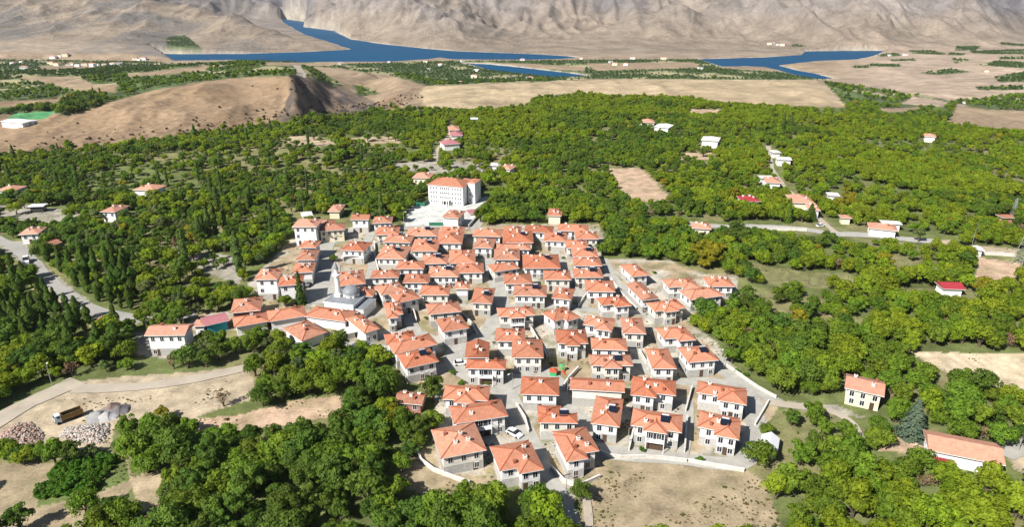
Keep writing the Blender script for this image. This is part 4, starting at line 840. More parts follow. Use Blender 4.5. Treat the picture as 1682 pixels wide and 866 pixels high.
def truck():
    a = at(113, 690); b_ = at(92, 696); rz = R(-148) ; t = empty('dump_truck', (a.x, a.y, a.z), 0, 'dump truck with pale blue cab and ochre tipper bed in the dirt yard', 'truck')
    t.rotation_euler = (0, 0, R(46)); t.scale = (.76, .8, .85); ALLFOOT.append((a.x, a.y, 0, 5, 5))      # local -x is the cab end
    MB().box(-3.9,-2.0,-1.15,1.15,.7,2.0).build('cab', M['cab'], t)
    c = MB().add([(-3.9,-1.1,2.0),(-2.0,-1.1,2.0),(-2.0,1.1,2.0),(-3.9,1.1,2.0),(-3.5,-1.0,2.95),(-2.1,-1.0,2.95),(-2.1,1.0,2.95),(-3.5,1.0,2.95)], [(0,1,5,4),(1,2,6,5),(2,3,7,6),(3,0,4,7),(4,5,6,7)]).build('cab_top', M['cab'], t)
    MB().add([(-3.88,-.95,2.08),(-3.88,.95,2.08),(-3.58,.88,2.8),(-3.58,-.88,2.8)], [(3,2,1,0)]).build('windscreen', M['glass'], t, (-.03,0,.02))
    MB().box(-3.2,-2.3,-1.13,-1.05,2.1,2.7).box(-3.2,-2.3,1.05,1.13,2.1,2.7).build('side_windows', M['glass'], t)
    MB().box(-3.95,-3.9,-1.05,1.05,.75,1.2).build('bumper', M['darkload'], t)
    for y in (-.8,.8): MB().box(-4.0,-3.95,y-.2,y+.2,1.25,1.5).build('headlight', M['white'], t)
    MB().box(-2.0,4.2,-.5,.5,.7,.95).build('chassis', M['darkload'], t)
    MB().box(-1.8,4.3,-1.25,-1.15,1.0,2.6).box(-1.8,4.3,1.15,1.25,1.0,2.6).box(-1.8,-1.7,-1.15,1.15,1.0,2.8).box(4.2,4.3,-1.15,1.15,1.0,2.4).box(-1.7,4.2,-1.15,1.15,1.0,1.2).build('tipper_bed', M['ochre'], t)
    MB().box(-1.7,4.2,-1.14,1.14,1.21,1.5).build('bed_floor', M['darkload'], t)
    for x in (-3.0,1.9,3.2):
        for y in (-1.0,1.0): link('wheel', wheel_me, t, (x,y,.5), R(90))
truck()
def car(px, py, rz, label, L_=4.2, W_=1.7, H_=1.45, m='carwhite', name='parked_car', cat='car'):
    a = at(px, py); t = empty(name, a, rz, label, cat, 'parked vehicles'); l, w_ = L_/2, W_/2; b = MB(); z1 = H_*.58
    b.add([(-l,-w_,.3),(l,-w_,.3),(l,w_,.3),(-l,w_,.3),(-l,-w_,z1-.08),(l,-w_,z1-.2),(l,w_,z1-.2),(-l,w_,z1-.08),(-l*.6,-w_*.95,z1),(l*.5,-w_*.95,z1),(l*.5,w_*.95,z1),(-l*.6,w_*.95,z1)],
          [(3,2,1,0),(0,1,5,9,8,4),(1,2,6,5),(2,3,7,11,10,6),(3,0,4,7),(4,8,11,7),(5,6,10,9),(8,9,10,11)]).build('body', M[m], t)
    MB().add([(-l*.85,-w_*.9,z1-.02),(l*.45,-w_*.9,z1-.02),(l*.45,w_*.9,z1-.02),(-l*.85,w_*.9,z1-.02),(-l*.6,-w_*.78,H_-.04),(l*.12,-w_*.78,H_-.04),(l*.12,w_*.78,H_-.04),(-l*.6,w_*.78,H_-.04)], [(0,1,5,4),(1,2,6,5),(2,3,7,6),(3,0,4,7)]).build('window_band', M['glass'], t)
    MB().box(-l*.6,l*.12,-w_*.78,w_*.78,H_-.04,H_+.02).build('roof', M[m], t)
    for x in (-l*.62,l*.62):
        for y in (-w_+.1,w_-.1): link('wheel', wheel_me, t, (x,y,.32), R(90)).scale = (.9,.64,.64)
car(757, 599, R(10), 'small white car parked at the lower village junction'); car(124, 503, R(-30), 'white car on the left road beside the conifers')
car(44, 432, R(-60), 'white van with dark roof at the top of the left road', 6, 2.2, 2.6, name='parked_van', cat='van'); car(478, 492, R(5), 'dark car parked in the shade by the mosque', m='darkload')
car(508, 470, R(80), 'dark car parked along the shaded square', m='darkload'); car(1348, 372, R(20), 'white car at the right country road bend'); car(592, 372, R(5), 'white car on the top village street')
car(845, 715, R(-40), 'white car in the yard above the corner-wing front house'); car(652, 384, R(10), 'grey car near the schoolyard corner', m='metal'); car(1208, 716, R(60), 'white car beside the front right house')
def stones(name, outline, n, smin, smax, cols, label, hh):
    W = np.array([at(*p)[:2] for p in outline]); lo, hi = W.min(0), W.max(0); vs = []; fs = []; k = 0; mi = []; c0 = W.mean(0)
    ico = bmesh.new(); bmesh.ops.create_icosphere(ico, subdivisions=1, radius=1); iv = np.array([v.co for v in ico.verts]); fi = np.array([[v.index for v in f.verts] for f in ico.faces]); ico.free()
    while k < n:
        p = lo+(hi-lo)*rng.random(2)
        if not inpoly(p[:1], p[1:], W)[0]: continue
        s = rng.uniform(smin, smax); e = iv*(rng.uniform(.5, 1.2, 3)*s)*(1+rng.uniform(-.25, .25, (len(iv), 1))); an = rng.uniform(0, 6)
        e = e@np.array([[math.cos(an), -math.sin(an), 0], [math.sin(an), math.cos(an), 0], [0, 0, 1]])
        d = -sdpoly(p[:1], p[1:], W)[0]; z = h1(*p)+min(hh, d*.45)*rng.uniform(.6, 1)
        vs.append(e+np.array([p[0], p[1], z])); fs.append(fi+len(iv)*k); mi += [rng.integers(len(cols))]*len(fi); k += 1
    me = npmesh(name, np.concatenate(vs), np.concatenate(fs), cols); me.polygons.foreach_set('material_index', np.array(mi, np.int32)); o = link(name, me); tag(o, label, 'rubble', None, 'stuff')
rk = [mat('rubble_a', (.36,.22,.17), .95, .3, 0, 2), mat('rubble_b', (.38,.30,.25), .95, .3, 0, 2), mat('rubble_c', (.42,.33,.28), .95, .2, 0, 2), mat('rubble_d', (.52,.48,.43), .95, .2, 0, 2), mat('rubble_e', (.38,.35,.31), .95, .2, 0, 2)]
stones('rubble_heap', [(-12,735),(0,715),(25,697),(50,695),(72,712),(70,726),(50,735),(15,742)], 1300, .12, .45, rk[:3], 'heap of reddish building rubble in the dirt yard', 1.2)
stones('stone_heap', [(97,720),(105,705),(130,700),(178,697),(180,712),(165,730),(130,728)], 850, .14, .5, rk[2:], 'heap of pale quarry stones right of the truck', 1.2)
for i, (px, py, r_, c, lb) in enumerate([(161,684,3.0,(.30,.30,.29),'grey gravel heap behind the truck'),(176,685,2.8,(.40,.39,.38),'lighter gravel heap between two darker ones'),(196,675,2.6,(.17,.15,.16),'dark asphalt-coloured heap right of the gravel heaps'),(183,670,2.0,(.22,.16,.14),'small dark brown heap behind the gravel')]):
    a = at(px, py); b = MB(); pr = [(r_*(1-k/6)**.9+.02, 1.5*(k/6)) for k in range(7)]; b.lathe(pr, 18)
    b.v = [(x*(1+.22*math.sin(3*x+y+i)), y*(1+.2*math.cos(2*y+i)), z-.02) for x, y, z in b.v]
    tag(b.build('gravel_heap', mat('gravel', c, .95, .25, 0, 3, .1), None, a), lb, 'gravel heap', 'gravel heaps')
# ------------------------------------------------------------------ trees
def crown(seed, rx, rz_, hbase, nl, nlobe, ls, shape='round', jit=.16):
    g = np.random.default_rng(seed); P = []; N = []
    if shape == 'round':
        C = []; 
        for i in range(nlobe):
            th = g.uniform(0, 6.283); q = g.uniform(-.6, 1); rr = math.sqrt(max(0, 1-q*q*.8))*g.uniform(.35, .86)
            C.append((rr*math.cos(th)*rx, rr*math.sin(th)*rx, hbase+rz_+q*rz_*g.uniform(.45, .82), g.uniform(.18, .40)*rx))
        C.append((0, 0, hbase+rz_*.95, .52*rx)); C = np.array(C)
        k = g.choice(len(C), nl, p=C[:, 3]**2/np.sum(C[:, 3]**2)); d = g.normal(size=(nl, 3)); d /= np.linalg.norm(d, axis=1)[:, None]; d[:, 2] = np.where(d[:, 2] < -.35, -d[:, 2], d[:, 2])
        lf = np.where(g.random(nl) < .8, g.uniform(.86, 1.10, nl), g.uniform(.4, .9, nl)); P = C[k, :3]+d*(C[k, 3]*lf)[:, None]*np.array([1, 1, .82]); N = d+g.normal(size=(nl, 3))*.30
    elif shape == 'column':
        t = g.random(nl)**.8; z = hbase+t*rz_*2; r = rx*np.sin(np.clip(t*.93+.07, 0, 1)*math.pi)**.6*(1+.25*np.sin(z*1.7+seed)); th = g.uniform(0, 6.283, nl); r = r*g.uniform(.75, 1.1, nl)
        P = np.stack([r*np.cos(th), r*np.sin(th), z], 1); N = np.stack([np.cos(th), np.sin(th), .5+0*th], 1)+g.normal(size=(nl, 3))*.4
    else:  # cone in tiers
        t = g.random(nl)**1.35; tier = np.floor(t*11)/11; f = (t-tier)*11; z = hbase+t*rz_*2; th = g.uniform(0, 6.283, nl)
        br = 1+.28*np.sin(th*7+tier*40+seed); r = rx*(1-tier*.96)*(1-.38*f)*br*g.uniform(.45, 1.05, nl)**.5
        P = np.stack([r*np.cos(th), r*np.sin(th), z-.12*r], 1); N = np.stack([np.cos(th)*.6, np.sin(th)*.6, .9+0*th], 1)+g.normal(size=(nl, 3))*.35
    N = N/np.linalg.norm(N, axis=1)[:, None]; T = np.cross(N, g.normal(size=(nl, 3))); T /= np.linalg.norm(T, axis=1)[:, None]; B = np.cross(N, T)
    s = ls*g.uniform(.6, 1.35, nl)[:, None]; a = T*s; b = B*s*g.uniform(.5, .9, nl)[:, None]
    V_ = np.stack([P-a-b*.4, P+b*-1.0+a*.3, P+a+b*.3, P-a*.2+b], 1).reshape(-1, 3)
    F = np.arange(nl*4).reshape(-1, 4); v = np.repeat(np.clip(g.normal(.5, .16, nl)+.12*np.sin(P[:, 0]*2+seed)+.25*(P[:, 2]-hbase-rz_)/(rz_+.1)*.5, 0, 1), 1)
    return V_, F, v
def trunk_mb(hb, h, r):
    b = MB(); b.bar((0,0,-.6), (.08*h*.2, 0, hb+.4), r, n=6, r2=r*.7)
    for k in range(5):
        an = k*1.31+.3; b.bar((.02*h, 0, hb*.8+k*.15), (math.cos(an)*h*.22, math.sin(an)*h*.22, hb+h*.32+k*.1), r*.5, n=4, r2=r*.15)
    return b
def mk_crown_mesh(name, args, m):
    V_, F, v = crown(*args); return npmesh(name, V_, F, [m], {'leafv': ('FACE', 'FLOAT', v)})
lib = {}
def variants(kind, m, n, rx, rz_, hb, nl, nlobe, ls, shape='round'):
    L_ = []
    for i in range(n):
        f = 1+.12*((i*37) % 5-2)/2; cm = mk_crown_mesh('crown', (sum(map(ord, kind))*7+i*13, rx*f, rz_*(2-f), hb, nl, nlobe+i % 3, ls, shape), m)
        L_.append((cm, trunk_mb(hb, rz_*2, .09*rx+.05).mesh('trunk', M['bark'])))
    lib[kind] = L_
variants('green', LM['green'], 4, 3.3, 2.3, .9, 2100, 26, .25); variants('lime', LM['lime'], 3, 3.4, 2.4, .9, 2100, 26, .25)
variants('dark', LM['dark'], 3, 3.3, 2.7, .9, 2100, 26, .25); variants('grey', LM['grey'], 2, 3.2, 2.4, 1.0, 1500, 12, .28)
variants('yellow', LM['yellow'], 2, 3.4, 2.6, 1.1, 1600, 12, .30); variants('cypress', LM['dark'], 3, 1.25, 4.2, .5, 1500, 1, .26, 'column')
variants('poplar', LM['poplar'], 2, 1.35, 7.0, .8, 1900, 1, .30, 'column'); variants('spruce', LM['spruce'], 1, 4.9, 4.4, .4, 4200, 1, .34, 'cone'); variants('pine', LM['dark'], 2, 2.6, 4.2, .5, 1800, 1, .30, 'cone')
variants('bare', LM['brown'], 2, 2.6, 1.9, .6, 520, 10, .16); variants('bush', LM['bush'], 2, 1.4, .7, .05, 420, 7, .2)
SP = [('poplar',(395,455),1.2,'tall slender poplar standing alone by the bare slope left of the village'),('poplar',(308,440),.95,'slim dark poplar left of the grey clearing'),('poplar',(300,425),.8,'poplar second in the row left of the grey clearing'),
 ('poplar',(345,392),.95,'leftmost poplar of the cluster above the bare slope'),('poplar',(356,390),1.0,'second poplar of the cluster above the bare slope'),('poplar',(330,398),.9,'pale poplar in front of the cluster above the slope'),('poplar',(372,385),.8,'rightmost poplar of the cluster above the bare slope'),
 ('poplar',(96,310),.8,'lone dark poplar in the upper left woods'),('poplar',(128,306),.8,'second dark poplar in the upper left woods'),('poplar',(1286,212),.75,'left of two pale poplars in the distant right woodland'),('poplar',(1298,214),.7,'right of two pale poplars in the distant right woodland'),
 ('spruce',(1496,716),1.0,'large blue-grey spruce in the lower right orchard'),('pine',(1294,366),.95,'left dark conifer before the pink farmhouse'),('pine',(1330,362),1.1,'right dark conifer before the pink farmhouse'),
 ('pine',(495,500),1.0,'dark pine beside the white three-storey house near the mosque'),('green',(470,505),.8,'leafy tree under the white three-storey house near the mosque'),('dark',(556,395),.6,'small round tree before the top village terrace'),('green',(548,430),.6,'tree beside the minaret and white canopy'),
 ('yellow',(1165,440),1.5,'large yellow autumn tree at the upper right of the village'),('lime',(632,715),1.25,'tall yellow-green tree left of the brick house'),('yellow',(648,706),1.0,'yellow-leaved tree beside the brick house'),('yellow',(268,688),.5,'small yellow shrub at the edge of the dirt yard'),
 ('bare',(368,668),.9,'round leafless grey-brown tree below the dirt track'),('bare',(120,618),1.0,'bare brown tree by the junction at left'),('grey',(1508,398),.9,'silvery tree beside the country road at right'),('dark',(1585,437),1.2,'dark round tree left of the tan field'),
 ('dark',(1155,525),1.35,'large dark tree against the right edge of the village'),('dark',(712,660),1.2,'dark tree behind the small brick house'),('lime',(898,858),1.15,'rounded yellow-green tree left of the lane at the bottom'),('green',(805,850),1.3,'tall green tree below the corner-wing front house'),
 ('green',(1245,765),1.0,'tree below the white metal shed'),('bare',(1520,800),.9,'grey leafless tree below the farm building'),('bare',(390,800),.0,''),
 ('green',(8,756),.8,'leftmost tree of the hedge row under the rubble'),('dark',(36,760),.75,'second tree of the hedge row under the rubble'),('green',(64,756),.8,'third tree of the hedge row under the rubble'),
 ('green',(92,762),.9,'fourth tree of the hedge row, under the truck'),('dark',(120,760),.85,'fifth tree of the hedge row under the stone heap'),('grey',(150,752),.65,'last small tree of the hedge row under the stone heap')]
for kd, p, s_, lb in SP:
    if kd in ('spruce', 'bare', 'pine') or (kd == 'poplar' and p[1] > 380): a = at(*p); q_ = {'spruce': 3.6, 'poplar': .8}.get(kd, 1.6); ALLFOOT.append((a.x, a.y, 0, q_, q_))
TREES = []   # (x, y, kind, scale)
# candidate spots on jittered grids; the wider the crown, the wider the spacing
def blocked(x, y):
    b = np.zeros(len(x), bool)
    for (cx, cy, rz, hw, hd) in ALLFOOT:
        dx, dy = x-cx, y-cy; u = dx*math.cos(rz)+dy*math.sin(rz); v = -dx*math.sin(rz)+dy*math.cos(rz)
        b |= (np.abs(u) < hw+.9) & (np.abs(v) < hd+.9)
        # keep the front of each lone house in view
        b |= (np.abs(u) < hw-.6) & (v < 0) & (v > -hd-5.5)
    return b
ROADS = [([(-60,372),(0,396),(24,404),(50,428),(90,470),(130,500),(170,516),(232,527)], 4.0), ([(-60,725),(0,690),(45,662),(90,645),(128,626)], 6), ([(120,640),(230,637),(330,622),(412,603)], 5),
 ([(1100,364),(1150,370),(1200,374),(1250,372),(1330,378),(1365,385),(1420,386),(1500,395),(1545,397)], 7.5), ([(1262,240),(1268,280),(1290,310),(1330,345),(1345,360),(1372,382)], 3), ([(742,205),(737,225),(716,250),(716,270)], 3), ([(1262,662),(1300,668),(1360,672),(1400,690),(1410,720)], 3.2),
 ([(1600,412),(1672,420)], 6)]
RW = [(np.array([at(*p)[:2] for p in pts]), w_) for pts, w_ in ROADS]
def near_road(x, y):
    b = np.zeros(len(x), bool)
    for P, w_ in RW:
        for i in range(len(P)-1):
            x1, y1 = P[i]; x2, y2 = P[i+1]; dx, dy = x2-x1, y2-y1
            for oy, f_ in ((0, 1), (7, .75)):
                t = np.clip(((x-x1)*dx+(y+oy-y1)*dy)/(dx*dx+dy*dy), 0, 1); b |= (np.hypot(x-x1-t*dx, y+oy-y1-t*dy) < w_*f_) & ((oy == 0) | (y > 240))
    return b
def cands(y0, y1, sp, umax=.95):
    ys = np.arange(y0, y1, sp); X = []; Y = []
    for j, yy in enumerate(ys):
        xs = np.arange(-umax*yy-8, umax*yy+8, sp)+(j % 2)*sp/2; X.append(xs); Y.append(np.full(len(xs), yy))
    X = np.concatenate(X); Y = np.concatenate(Y); X = X+rng.uniform(-.36, .36, len(X))*sp; Y = Y+rng.uniform(-.36, .36, len(Y))*sp
    z = hz(X, Y); _, d = cover(X, Y, z, False); d = np.minimum(d, cover(X, Y, z+2.6, False)[1]); hp = plot_of(X, Y); d = d*np.where((Y > 215) & (Y < 720) & (hp < .15), .42, np.where((hp > .9) & (Y > 215), .75, 1)); k = (rng.random(len(X)) < d*.97) & ~blocked(X, Y) & ~near_road(X, Y)
    return X[k], Y[k], z[k]
def plot_of(x, y):      # small orchard holdings, each planted its own way
    wx = x+22*(fbm(x/60, y/60, 2, 161)-.5); wy = y+22*(fbm(x/60, y/60, 2, 163)-.5)
    n = (np.floor((wx+.3*wy)/62).astype(np.int64)*73856093 ^ np.floor(wy/48).astype(np.int64)*19349663) & 0x7fffffff; n = ((n ^ (n >> 13))*1274126177) & 0x7fffffff
    return ((n ^ (n >> 16)) & 0xffff)/65535.0
xa = cands(60, 190, 4.5); xb = cands(190, 330, 4.3); xc = cands(330, 700, 4.0); x, y, z = [np.concatenate(q) for q in zip(xa, xb, xc)]; px, py = project(x, y, z)
inview = (px > -30) & (px < 1712) & (py < 905)
side = (np.abs(px-841) < 1300)
x, y, z, px, py, inview = [a[side] for a in (x, y, z, px, py, inview)]
# kinds by district
kind = np.full(len(x), 'green', dtype=object); r_ = rng.random(len(x)); f = fbm(x/45, y/45, 3, 131); r2 = rng.random(len(x))
kind[(f+.3*(r_-.5)) > .55] = 'lime'; kind[(f+.3*(r_-.5)) < np.where(y < 190, .30, .36)] = 'dark'
leftw = (px < 640) & (py < 620); kind[leftw & (r2 < .22)] = 'dark'; kind[leftw & (r2 > .84)] = 'grey'; kind[leftw & (px > 200) & (py > 290) & (py < 470) & (r2 > .40) & (r2 < .425)] = 'poplar'; kind[leftw & (py < 330) & (r2 > .47) & (r2 < .475)] = 'poplar'; kind[(r2 > .992)] = 'yellow'; kind[(r2 < .012)] = 'bare'
rt = (px > 1180) & (py < 330); kind[rt & (kind == 'dark')] = 'green'; kind[rt & (r_ > .55)] = 'lime'
con = (px < 225) & (py > 428) & (py < 585) & (px*1.0 < 250-(py-480)*.5); kind[con & (r_ < .72)] = 'cypress'
con = (px < 110) & (py > 560) & (py < 640); kind[con & (r_ < .5)] = 'dark'
yel = [((1165,430),26), ((1605,470),20), ((640,690),22), ((30,545),0), ((1385,335),20)]
for (a_, b_), rr in yel: kind[(np.hypot(px-a_, (py-b_)*1.3) < rr)] = 'yellow' if rr != 22 else 'lime'
scale = rng.uniform(.55, .95, len(x))+rng.uniform(0, .42, len(x)); scale[kind == 'cypress'] *= rng.uniform(.8, 1.15, (kind == 'cypress').sum())
scale *= np.where(y < 190, 1.0, np.where(y < 330, .84, .76))
hp = plot_of(x, y); pl = (y > 215); kind[pl & (hp > .35) & (hp < .52) & (kind == 'green') & (r_ < .8)] = 'lime'; kind[pl & (hp > .7) & (hp < .82) & (kind == 'lime') & (r_ < .75)] = 'dark'; scale = scale*np.where(pl, .80+.42*((hp*7.3) % 1), 1)
# the largest in view become objects, the rest one mass
order = np.argsort(np.where(inview & (py-25 < 866), np.hypot(x, y), 1e9)); NOBJ = 280; isobj = np.zeros(len(x), bool); isobj[order[:NOBJ]] = True
CN = {'poplar': 'slender poplar', 'green': 'mid-green', 'lime': 'yellow-green', 'dark': 'dark green', 'grey': 'greyish', 'yellow': 'autumn-yellow', 'cypress': 'narrow dark', 'bare': 'brown leafless'}
def plant(kind, i, x, y, z, s, label, cat='tree', group=None, name=None, rz=None):
    cm, tm = lib[kind][i % len(lib[kind])]; t = empty(name or {'cypress': 'cypress_tree', 'poplar': 'poplar_tree', 'spruce': 'spruce_tree', 'pine': 'pine_tree', 'bush': 'bush'}.get(kind, 'broadleaf_tree'), (x, y, z), random.uniform(0, 6.28) if rz is None else rz, label, cat, group)
    t.scale = (s*random.uniform(.85, 1.15), s*random.uniform(.85, 1.15), s*random.uniform(.8, 1.25)); link('crown', cm, t); link('trunk', tm, t); return t
def zone_of(X, Y):
    if X < 640:
        if Y > 820: return 'at the bottom picture edge, '+('left corner' if X < 200 else 'below the left thicket' if X < 420 else 'left of the lane')
        if Y > 690: return 'beside the dry bank at lower left' if X < 190 else 'below the pale stone heap' if X < 330 else 'below the tan path' if X < 470 else 'left of the dry grass yard'
        return 'at the left junction' if X < 130 else 'along the dirt track' if X < 420 else 'between the tan path and the village'
    if X < 960: return 'by the brick house and dry yard' if Y < 800 else 'left of the lane at the bottom edge'
    if Y > 800: return 'along the bottom edge right of the bare field' if X < 1350 else 'at the bottom picture edge, lower right' if X < 1530 else 'in the lower right corner'
    if Y > 690: return 'at the right end of the bare field' if X < 1350 else 'left of the blue-grey spruce' if X < 1480 else 'around the long farm building'
    if Y > 600: return 'at the grove edge by the perimeter street' if X < 1370 else 'around the cream gabled house' if X < 1500 else 'below the pale sandy field'
    return 'in the grove right of the village'
for k, i in enumerate(np.where(isobj)[0]):
    X, Yp = px[i], py[i]
    zone = zone_of(X, Yp); sz = 'small' if scale[i] < .84 else 'tall' if scale[i] > 1.12 else 'medium'
    kd = kind[i]
    plant(kd, k, x[i], y[i], z[i], scale[i], f"{sz} {CN[kd]} tree {zone}", 'tree', f"{sz} {CN[kd]} trees {zone}")
def gn_scatter(name, x, y, z, s, idx, coll_objs, label):
    coll = bpy.data.collections.new(name+'_kinds')
    for nm, o_ in coll_objs: coll.objects.link(o_)
    n = len(x); me = bpy.data.meshes.new(name); me.vertices.add(n); me.vertices.foreach_set('co', np.stack([x, y, z], 1).astype(np.float32).ravel())
    for an, typ, arr_ in (('sc', 'FLOAT', s), ('rot', 'FLOAT', rng.uniform(0, 6.28, n)), ('pick', 'INT', idx)):
        a = me.attributes.new(an, typ, 'POINT'); a.data.foreach_set('value', np.asarray(arr_, np.int32 if typ == 'INT' else np.float32))
    o = link(name, me); tag(o, label, 'woodland', None, 'stuff')
    ng = bpy.data.node_groups.new(name, 'GeometryNodeTree'); ng.interface.new_socket('Geometry', in_out='INPUT', socket_type='NodeSocketGeometry'); ng.interface.new_socket('Geometry', in_out='OUTPUT', socket_type='NodeSocketGeometry')
    N = ng.nodes.new; L = ng.links.new; gi = N('NodeGroupInput'); go = N('NodeGroupOutput'); ip = N('GeometryNodeInstanceOnPoints'); ci = N('GeometryNodeCollectionInfo')
    ci.inputs['Collection'].default_value = coll; ci.inputs['Separate Children'].default_value = True; ci.inputs['Reset Children'].default_value = True; ip.inputs['Pick Instance'].default_value = True
    def na(nm, dt): q = N('GeometryNodeInputNamedAttribute'); q.data_type = dt; q.inputs['Name'].default_value = nm; return q
    cs = N('ShaderNodeCombineXYZ'); L(na('rot', 'FLOAT').outputs[0], cs.inputs[2]); L(cs.outputs[0], ip.inputs['Rotation'])
    L(na('sc', 'FLOAT').outputs[0], ip.inputs['Scale']); L(na('pick', 'INT').outputs[0], ip.inputs['Instance Index'])
    mp = N('GeometryNodeMeshToPoints'); L(gi.outputs[0], mp.inputs[0]); L(mp.outputs[0], ip.inputs['Points']); L(ci.outputs[0], ip.inputs['Instance']); L(ip.outputs[0], go.inputs[0])
    md = o.modifiers.new('scatter', 'NODES'); md.node_group = ng; return o
def joined(kind, i, tagname):
    cm, tm = lib[kind][i]; n0 = len(cm.vertices); V_ = np.empty(n0*3, np.float32); cm.vertices.foreach_get('co', V_); V_ = V_.reshape(-1, 3)
    vs = V_.tolist()+[tuple(v.co) for v in tm.vertices]; fs = [tuple(p.vertices) for p in cm.polygons]+[tuple(k+n0 for k in p.vertices) for p in tm.polygons]
    me = bpy.data.meshes.new(tagname); me.from_pydata(vs, [], fs); me.materials.append(cm.materials[0]); me.materials.append(tm.materials[0]); nc = len(cm.polygons)
    mi = np.zeros(len(fs), np.int32); mi[nc:] = 1; me.polygons.foreach_set('material_index', mi)
    v = np.empty(nc, np.float32); cm.attributes['leafv'].data.foreach_get('value', v); a = me.attributes.new('leafv', 'FLOAT', 'FACE'); a.data.foreach_set('value', np.concatenate([v, np.full(len(fs)-nc, .5, np.float32)])); me.update()
    return bpy.data.objects.new(tagname, me)
kinds = ['green', 'lime', 'dark', 'grey', 'yellow', 'cypress', 'bare', 'poplar']; objs = []; start = {}
for kd in kinds:
    start[kd] = len(objs)
    for i in range(len(lib[kd])): nm = 'woodkind_%02d' % len(objs); objs.append((nm, joined(kd, i, nm)))
rest = ~isobj; idx = np.array([start[k]+rng.integers(len(lib[k])) for k in kind])
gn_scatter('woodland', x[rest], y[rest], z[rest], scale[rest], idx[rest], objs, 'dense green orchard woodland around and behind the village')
# far orchards: smaller, simpler trees
variants('farx', LM['far'], 3, 2.8, 1.9, .6, 110, 7, .75); variants('fary', LM['green'], 2, 2.8, 1.9, .6, 110, 7, .75)
fo = []
for kd in ('farx', 'fary'):
    for i in range(len(lib[kd])): nm = 'farkind_%02d' % len(fo); fo.append((nm, joined(kd, i, nm)))
x2, y2, z2 = cands(700, 2700, 8.5, .86); near = y2 < 1000; i2 = np.where(near & (rng.random(len(x2)) < .7), 3+rng.integers(2, size=len(x2)), rng.integers(3, size=len(x2)))
gn_scatter('far_orchards', x2, y2, z2, rng.uniform(.7, 1.2, len(x2))*np.where(y2 > 1300, .9, 1), i2, fo, 'distant orchards on the plain before the lake')
# trees with a place of their own
for k, (kd, p, s, lb) in enumerate(SP):
    if s == 0: continue
    a = at(*p); plant(kd, k, a.x, a.y, a.z, s, lb, 'tree')
for k in range(120):
    u_, v_ = rng.random(2); p = (105+u_*95-v_*45, 752+v_*58+(1-u_)*12); a = at(*p)
    plant('bush', k, a.x, a.y, a.z, rng.uniform(.7, 1.3), 'bright green bush in the thicket at lower left', 'bush', 'bright green bushes at lower left')
for k, p in enumerate([(875,640),(800,632),(905,600),(758,632),(742,615),(1055,742),(1150,760),(985,580),(700,525),(860,500),(905,430),(925,425),(1065,520),(1080,525),(1090,528),(1075,450),(1200,655),(1225,618),(1210,612),(640,560),(615,555)]):
    a = at(*p); plant('bush', k, a.x, a.y, a.z, rng.uniform(.5, 1.0), 'small shrub in a village yard between the houses', 'bush', 'shrubs in village yards')
# scrub on the bluff
variants('scrub', LM['scrub'], 2, 1.7, .65, .05, 90, 6, .4); so = [(f'scrubkind_{i}', joined('scrub', i, f'scrubkind_{i}')) for i in range(2)]
xs = rng.uniform(-520, 60, 9000); ys = rng.uniform(440, 780, 9000); zs = hz(xs, ys); qx, qy = project(xs, ys, zs); eg = np.interp(qx, FEX, FEY)
pr = np.clip((qy-(eg-48))/48, 0, 1)**2.6*.8*(fbm(xs/22, ys/30, 3, 141) > .47)+.001; pr = np.where(inpoly(qx, qy, FLANK), np.maximum(pr, .30*(fbm((xs+ys*.35)/12, ys/60, 3, 143) > .5)), pr)
kk = (qy < eg) & (qx < 700) & (rng.random(9000) < pr)
gn_scatter('scrub', xs[kk], ys[kk], zs[kk], rng.uniform(.35, 1.0, kk.sum()), rng.integers(2, size=kk.sum()), so, 'dark scrub on the foot of the bare bluff')
# weeds and tufts on open ground and in the yards
variants('weed', LM['straw'], 2, .8, .28, .0, 26, 4, .22); variants('tuft', LM['bush2'], 2, .9, .4, .0, 36, 4, .22)
wo = []
for kd in ('weed', 'tuft'):
    for i in range(2): wo.append((f'tuftkind_{len(wo)}', joined(kd, i, f'tuftkind_{len(wo)}')))
nw = 30000; yw = np.exp(rng.uniform(math.log(95), math.log(330), nw)); xw = yw*rng.uniform(-.8, .8, nw); zw = hz(xw, yw); _, dw = cover(xw, yw, zw, False); qx, qy = project(xw, yw, zw)
bw = np.zeros(nw, bool)
for (cx, cy, rz, hw, hd) in ALLFOOT:
    dx, dy = xw-cx, yw-cy; u = dx*math.cos(rz)+dy*math.sin(rz); v = -dx*math.sin(rz)+dy*math.cos(rz); bw |= (np.abs(u) < hw-1.1) & (np.abs(v) < hd-1.1)
RW += [(np.array([at(*p)[:2] for p in pts]), w_) for pts, w_ in STREETS]
cl = fbm(xw/9, yw/9, 3, 151) > np.where(inpoly(qx, qy, VILLAGE), .50, .58)
kw = (dw < .4) & cl & ~bw & ~near_road(xw, yw) & ~inpoly(qx, qy, YARD)
gn_scatter('weeds', xw[kw], yw[kw], zw[kw], rng.uniform(.12, .42, kw.sum())*np.where(rng.random(kw.sum()) < .04, 2.2, 1), np.where(rng.random(kw.sum()) < .6, rng.integers(2, size=kw.sum()), 2+rng.integers(2, size=kw.sum())), wo, 'dry weeds and green tufts on open ground and yards')
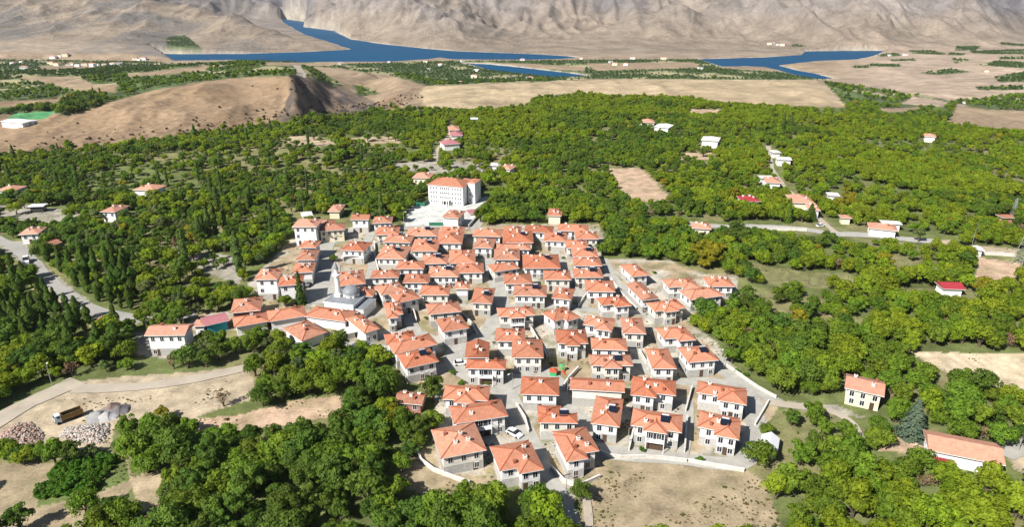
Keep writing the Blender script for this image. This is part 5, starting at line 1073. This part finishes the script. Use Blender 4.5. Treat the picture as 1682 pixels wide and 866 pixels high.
# ------------------------------------------------------------------ tiny far houses
farh = {}
for i, (m1, m2) in enumerate((('plaster', 'paletile'), ('plaster', 'conc_white'), ('cream', 'oldtile'))):
    b = MB().box(-4.5, 4.5, -3.5, 3.5, -1.5, 5.2); rb = MB(); hip(rb, -4.5, 4.5, -3.5, 3.5, 5.3, .3 if i != 1 else .06, .4); farh[i] = (b.mesh('wall', M[m1]), rb.mesh('roof', [M[m2], M['white']]))
FH = [(22,106),(36,103),(64,99),(88,96),(98,93),(108,92),(40,114),(52,117),(95,108),(112,108),(128,109),(140,108),(153,109),(160,108),(172,108),(186,107),(192,113),(200,112),(207,114),(196,107),(222,98),(236,98),(228,99),(85,106),(118,107),
 (345,117),(432,98),(452,98),(492,99),(700,103),(724,108),(705,115),(757,136),(760,101),(783,117),(856,118),(858,100),(890,97),(955,97),(870,131),(1003,103),(1010,107),(1028,107),(1150,114),(1264,73),(1270,71),(1277,74),(1285,75),(1487,91),(1460,92),(1620,118),(1585,170),(1612,217),(780,128),(640,103),(560,106),(1090,98),(1040,98)]
for k, (a_, b_) in enumerate(FH):
    a = at(a_, b_)
    if a.y > 3200: continue
    zone = 'on the far left plain' if a_ < 350 else 'on the plateau top' if a_ < 500 else 'on the plain before the lake' if a_ < 1200 else 'on the far right shore'
    i = (k*7) % 3; t = empty('distant_house', a, random.uniform(-.5, .5), f"tiny {'pale flat-roofed' if i == 1 else 'white' if i == 0 else 'cream'} house {zone}", 'house', f"tiny {'flat-roofed' if i == 1 else 'white' if i == 0 else 'cream'} houses {zone}")
    s = random.uniform(.7, 1.3)*(1.15 if a.y > 1300 else .5); t.scale = (s*1.2, s, s*.95); link('wall', farh[i][0], t); link('roof', farh[i][1], t)
# ------------------------------------------------------------------ air
hz_m = bpy.data.materials.new('haze'); hz_m.use_nodes = True; n = hz_m.node_tree; n.nodes.remove(n.nodes['Principled BSDF']); pv = n.nodes.new('ShaderNodeVolumePrincipled')
pv.inputs['Density'].default_value = .000035; pv.inputs['Color'].default_value = (.86, .92, 1, 1); pv.inputs['Anisotropy'].default_value = .2; n.links.new(pv.outputs[0], n.nodes['Material Output'].inputs['Volume'])
zt = 1400.0; o = MB().box(-9500, 9500, -400, 9200, -130, zt).build('haze', hz_m); o['kind'] = 'stuff'
S.cycles.volume_step_rate = 10
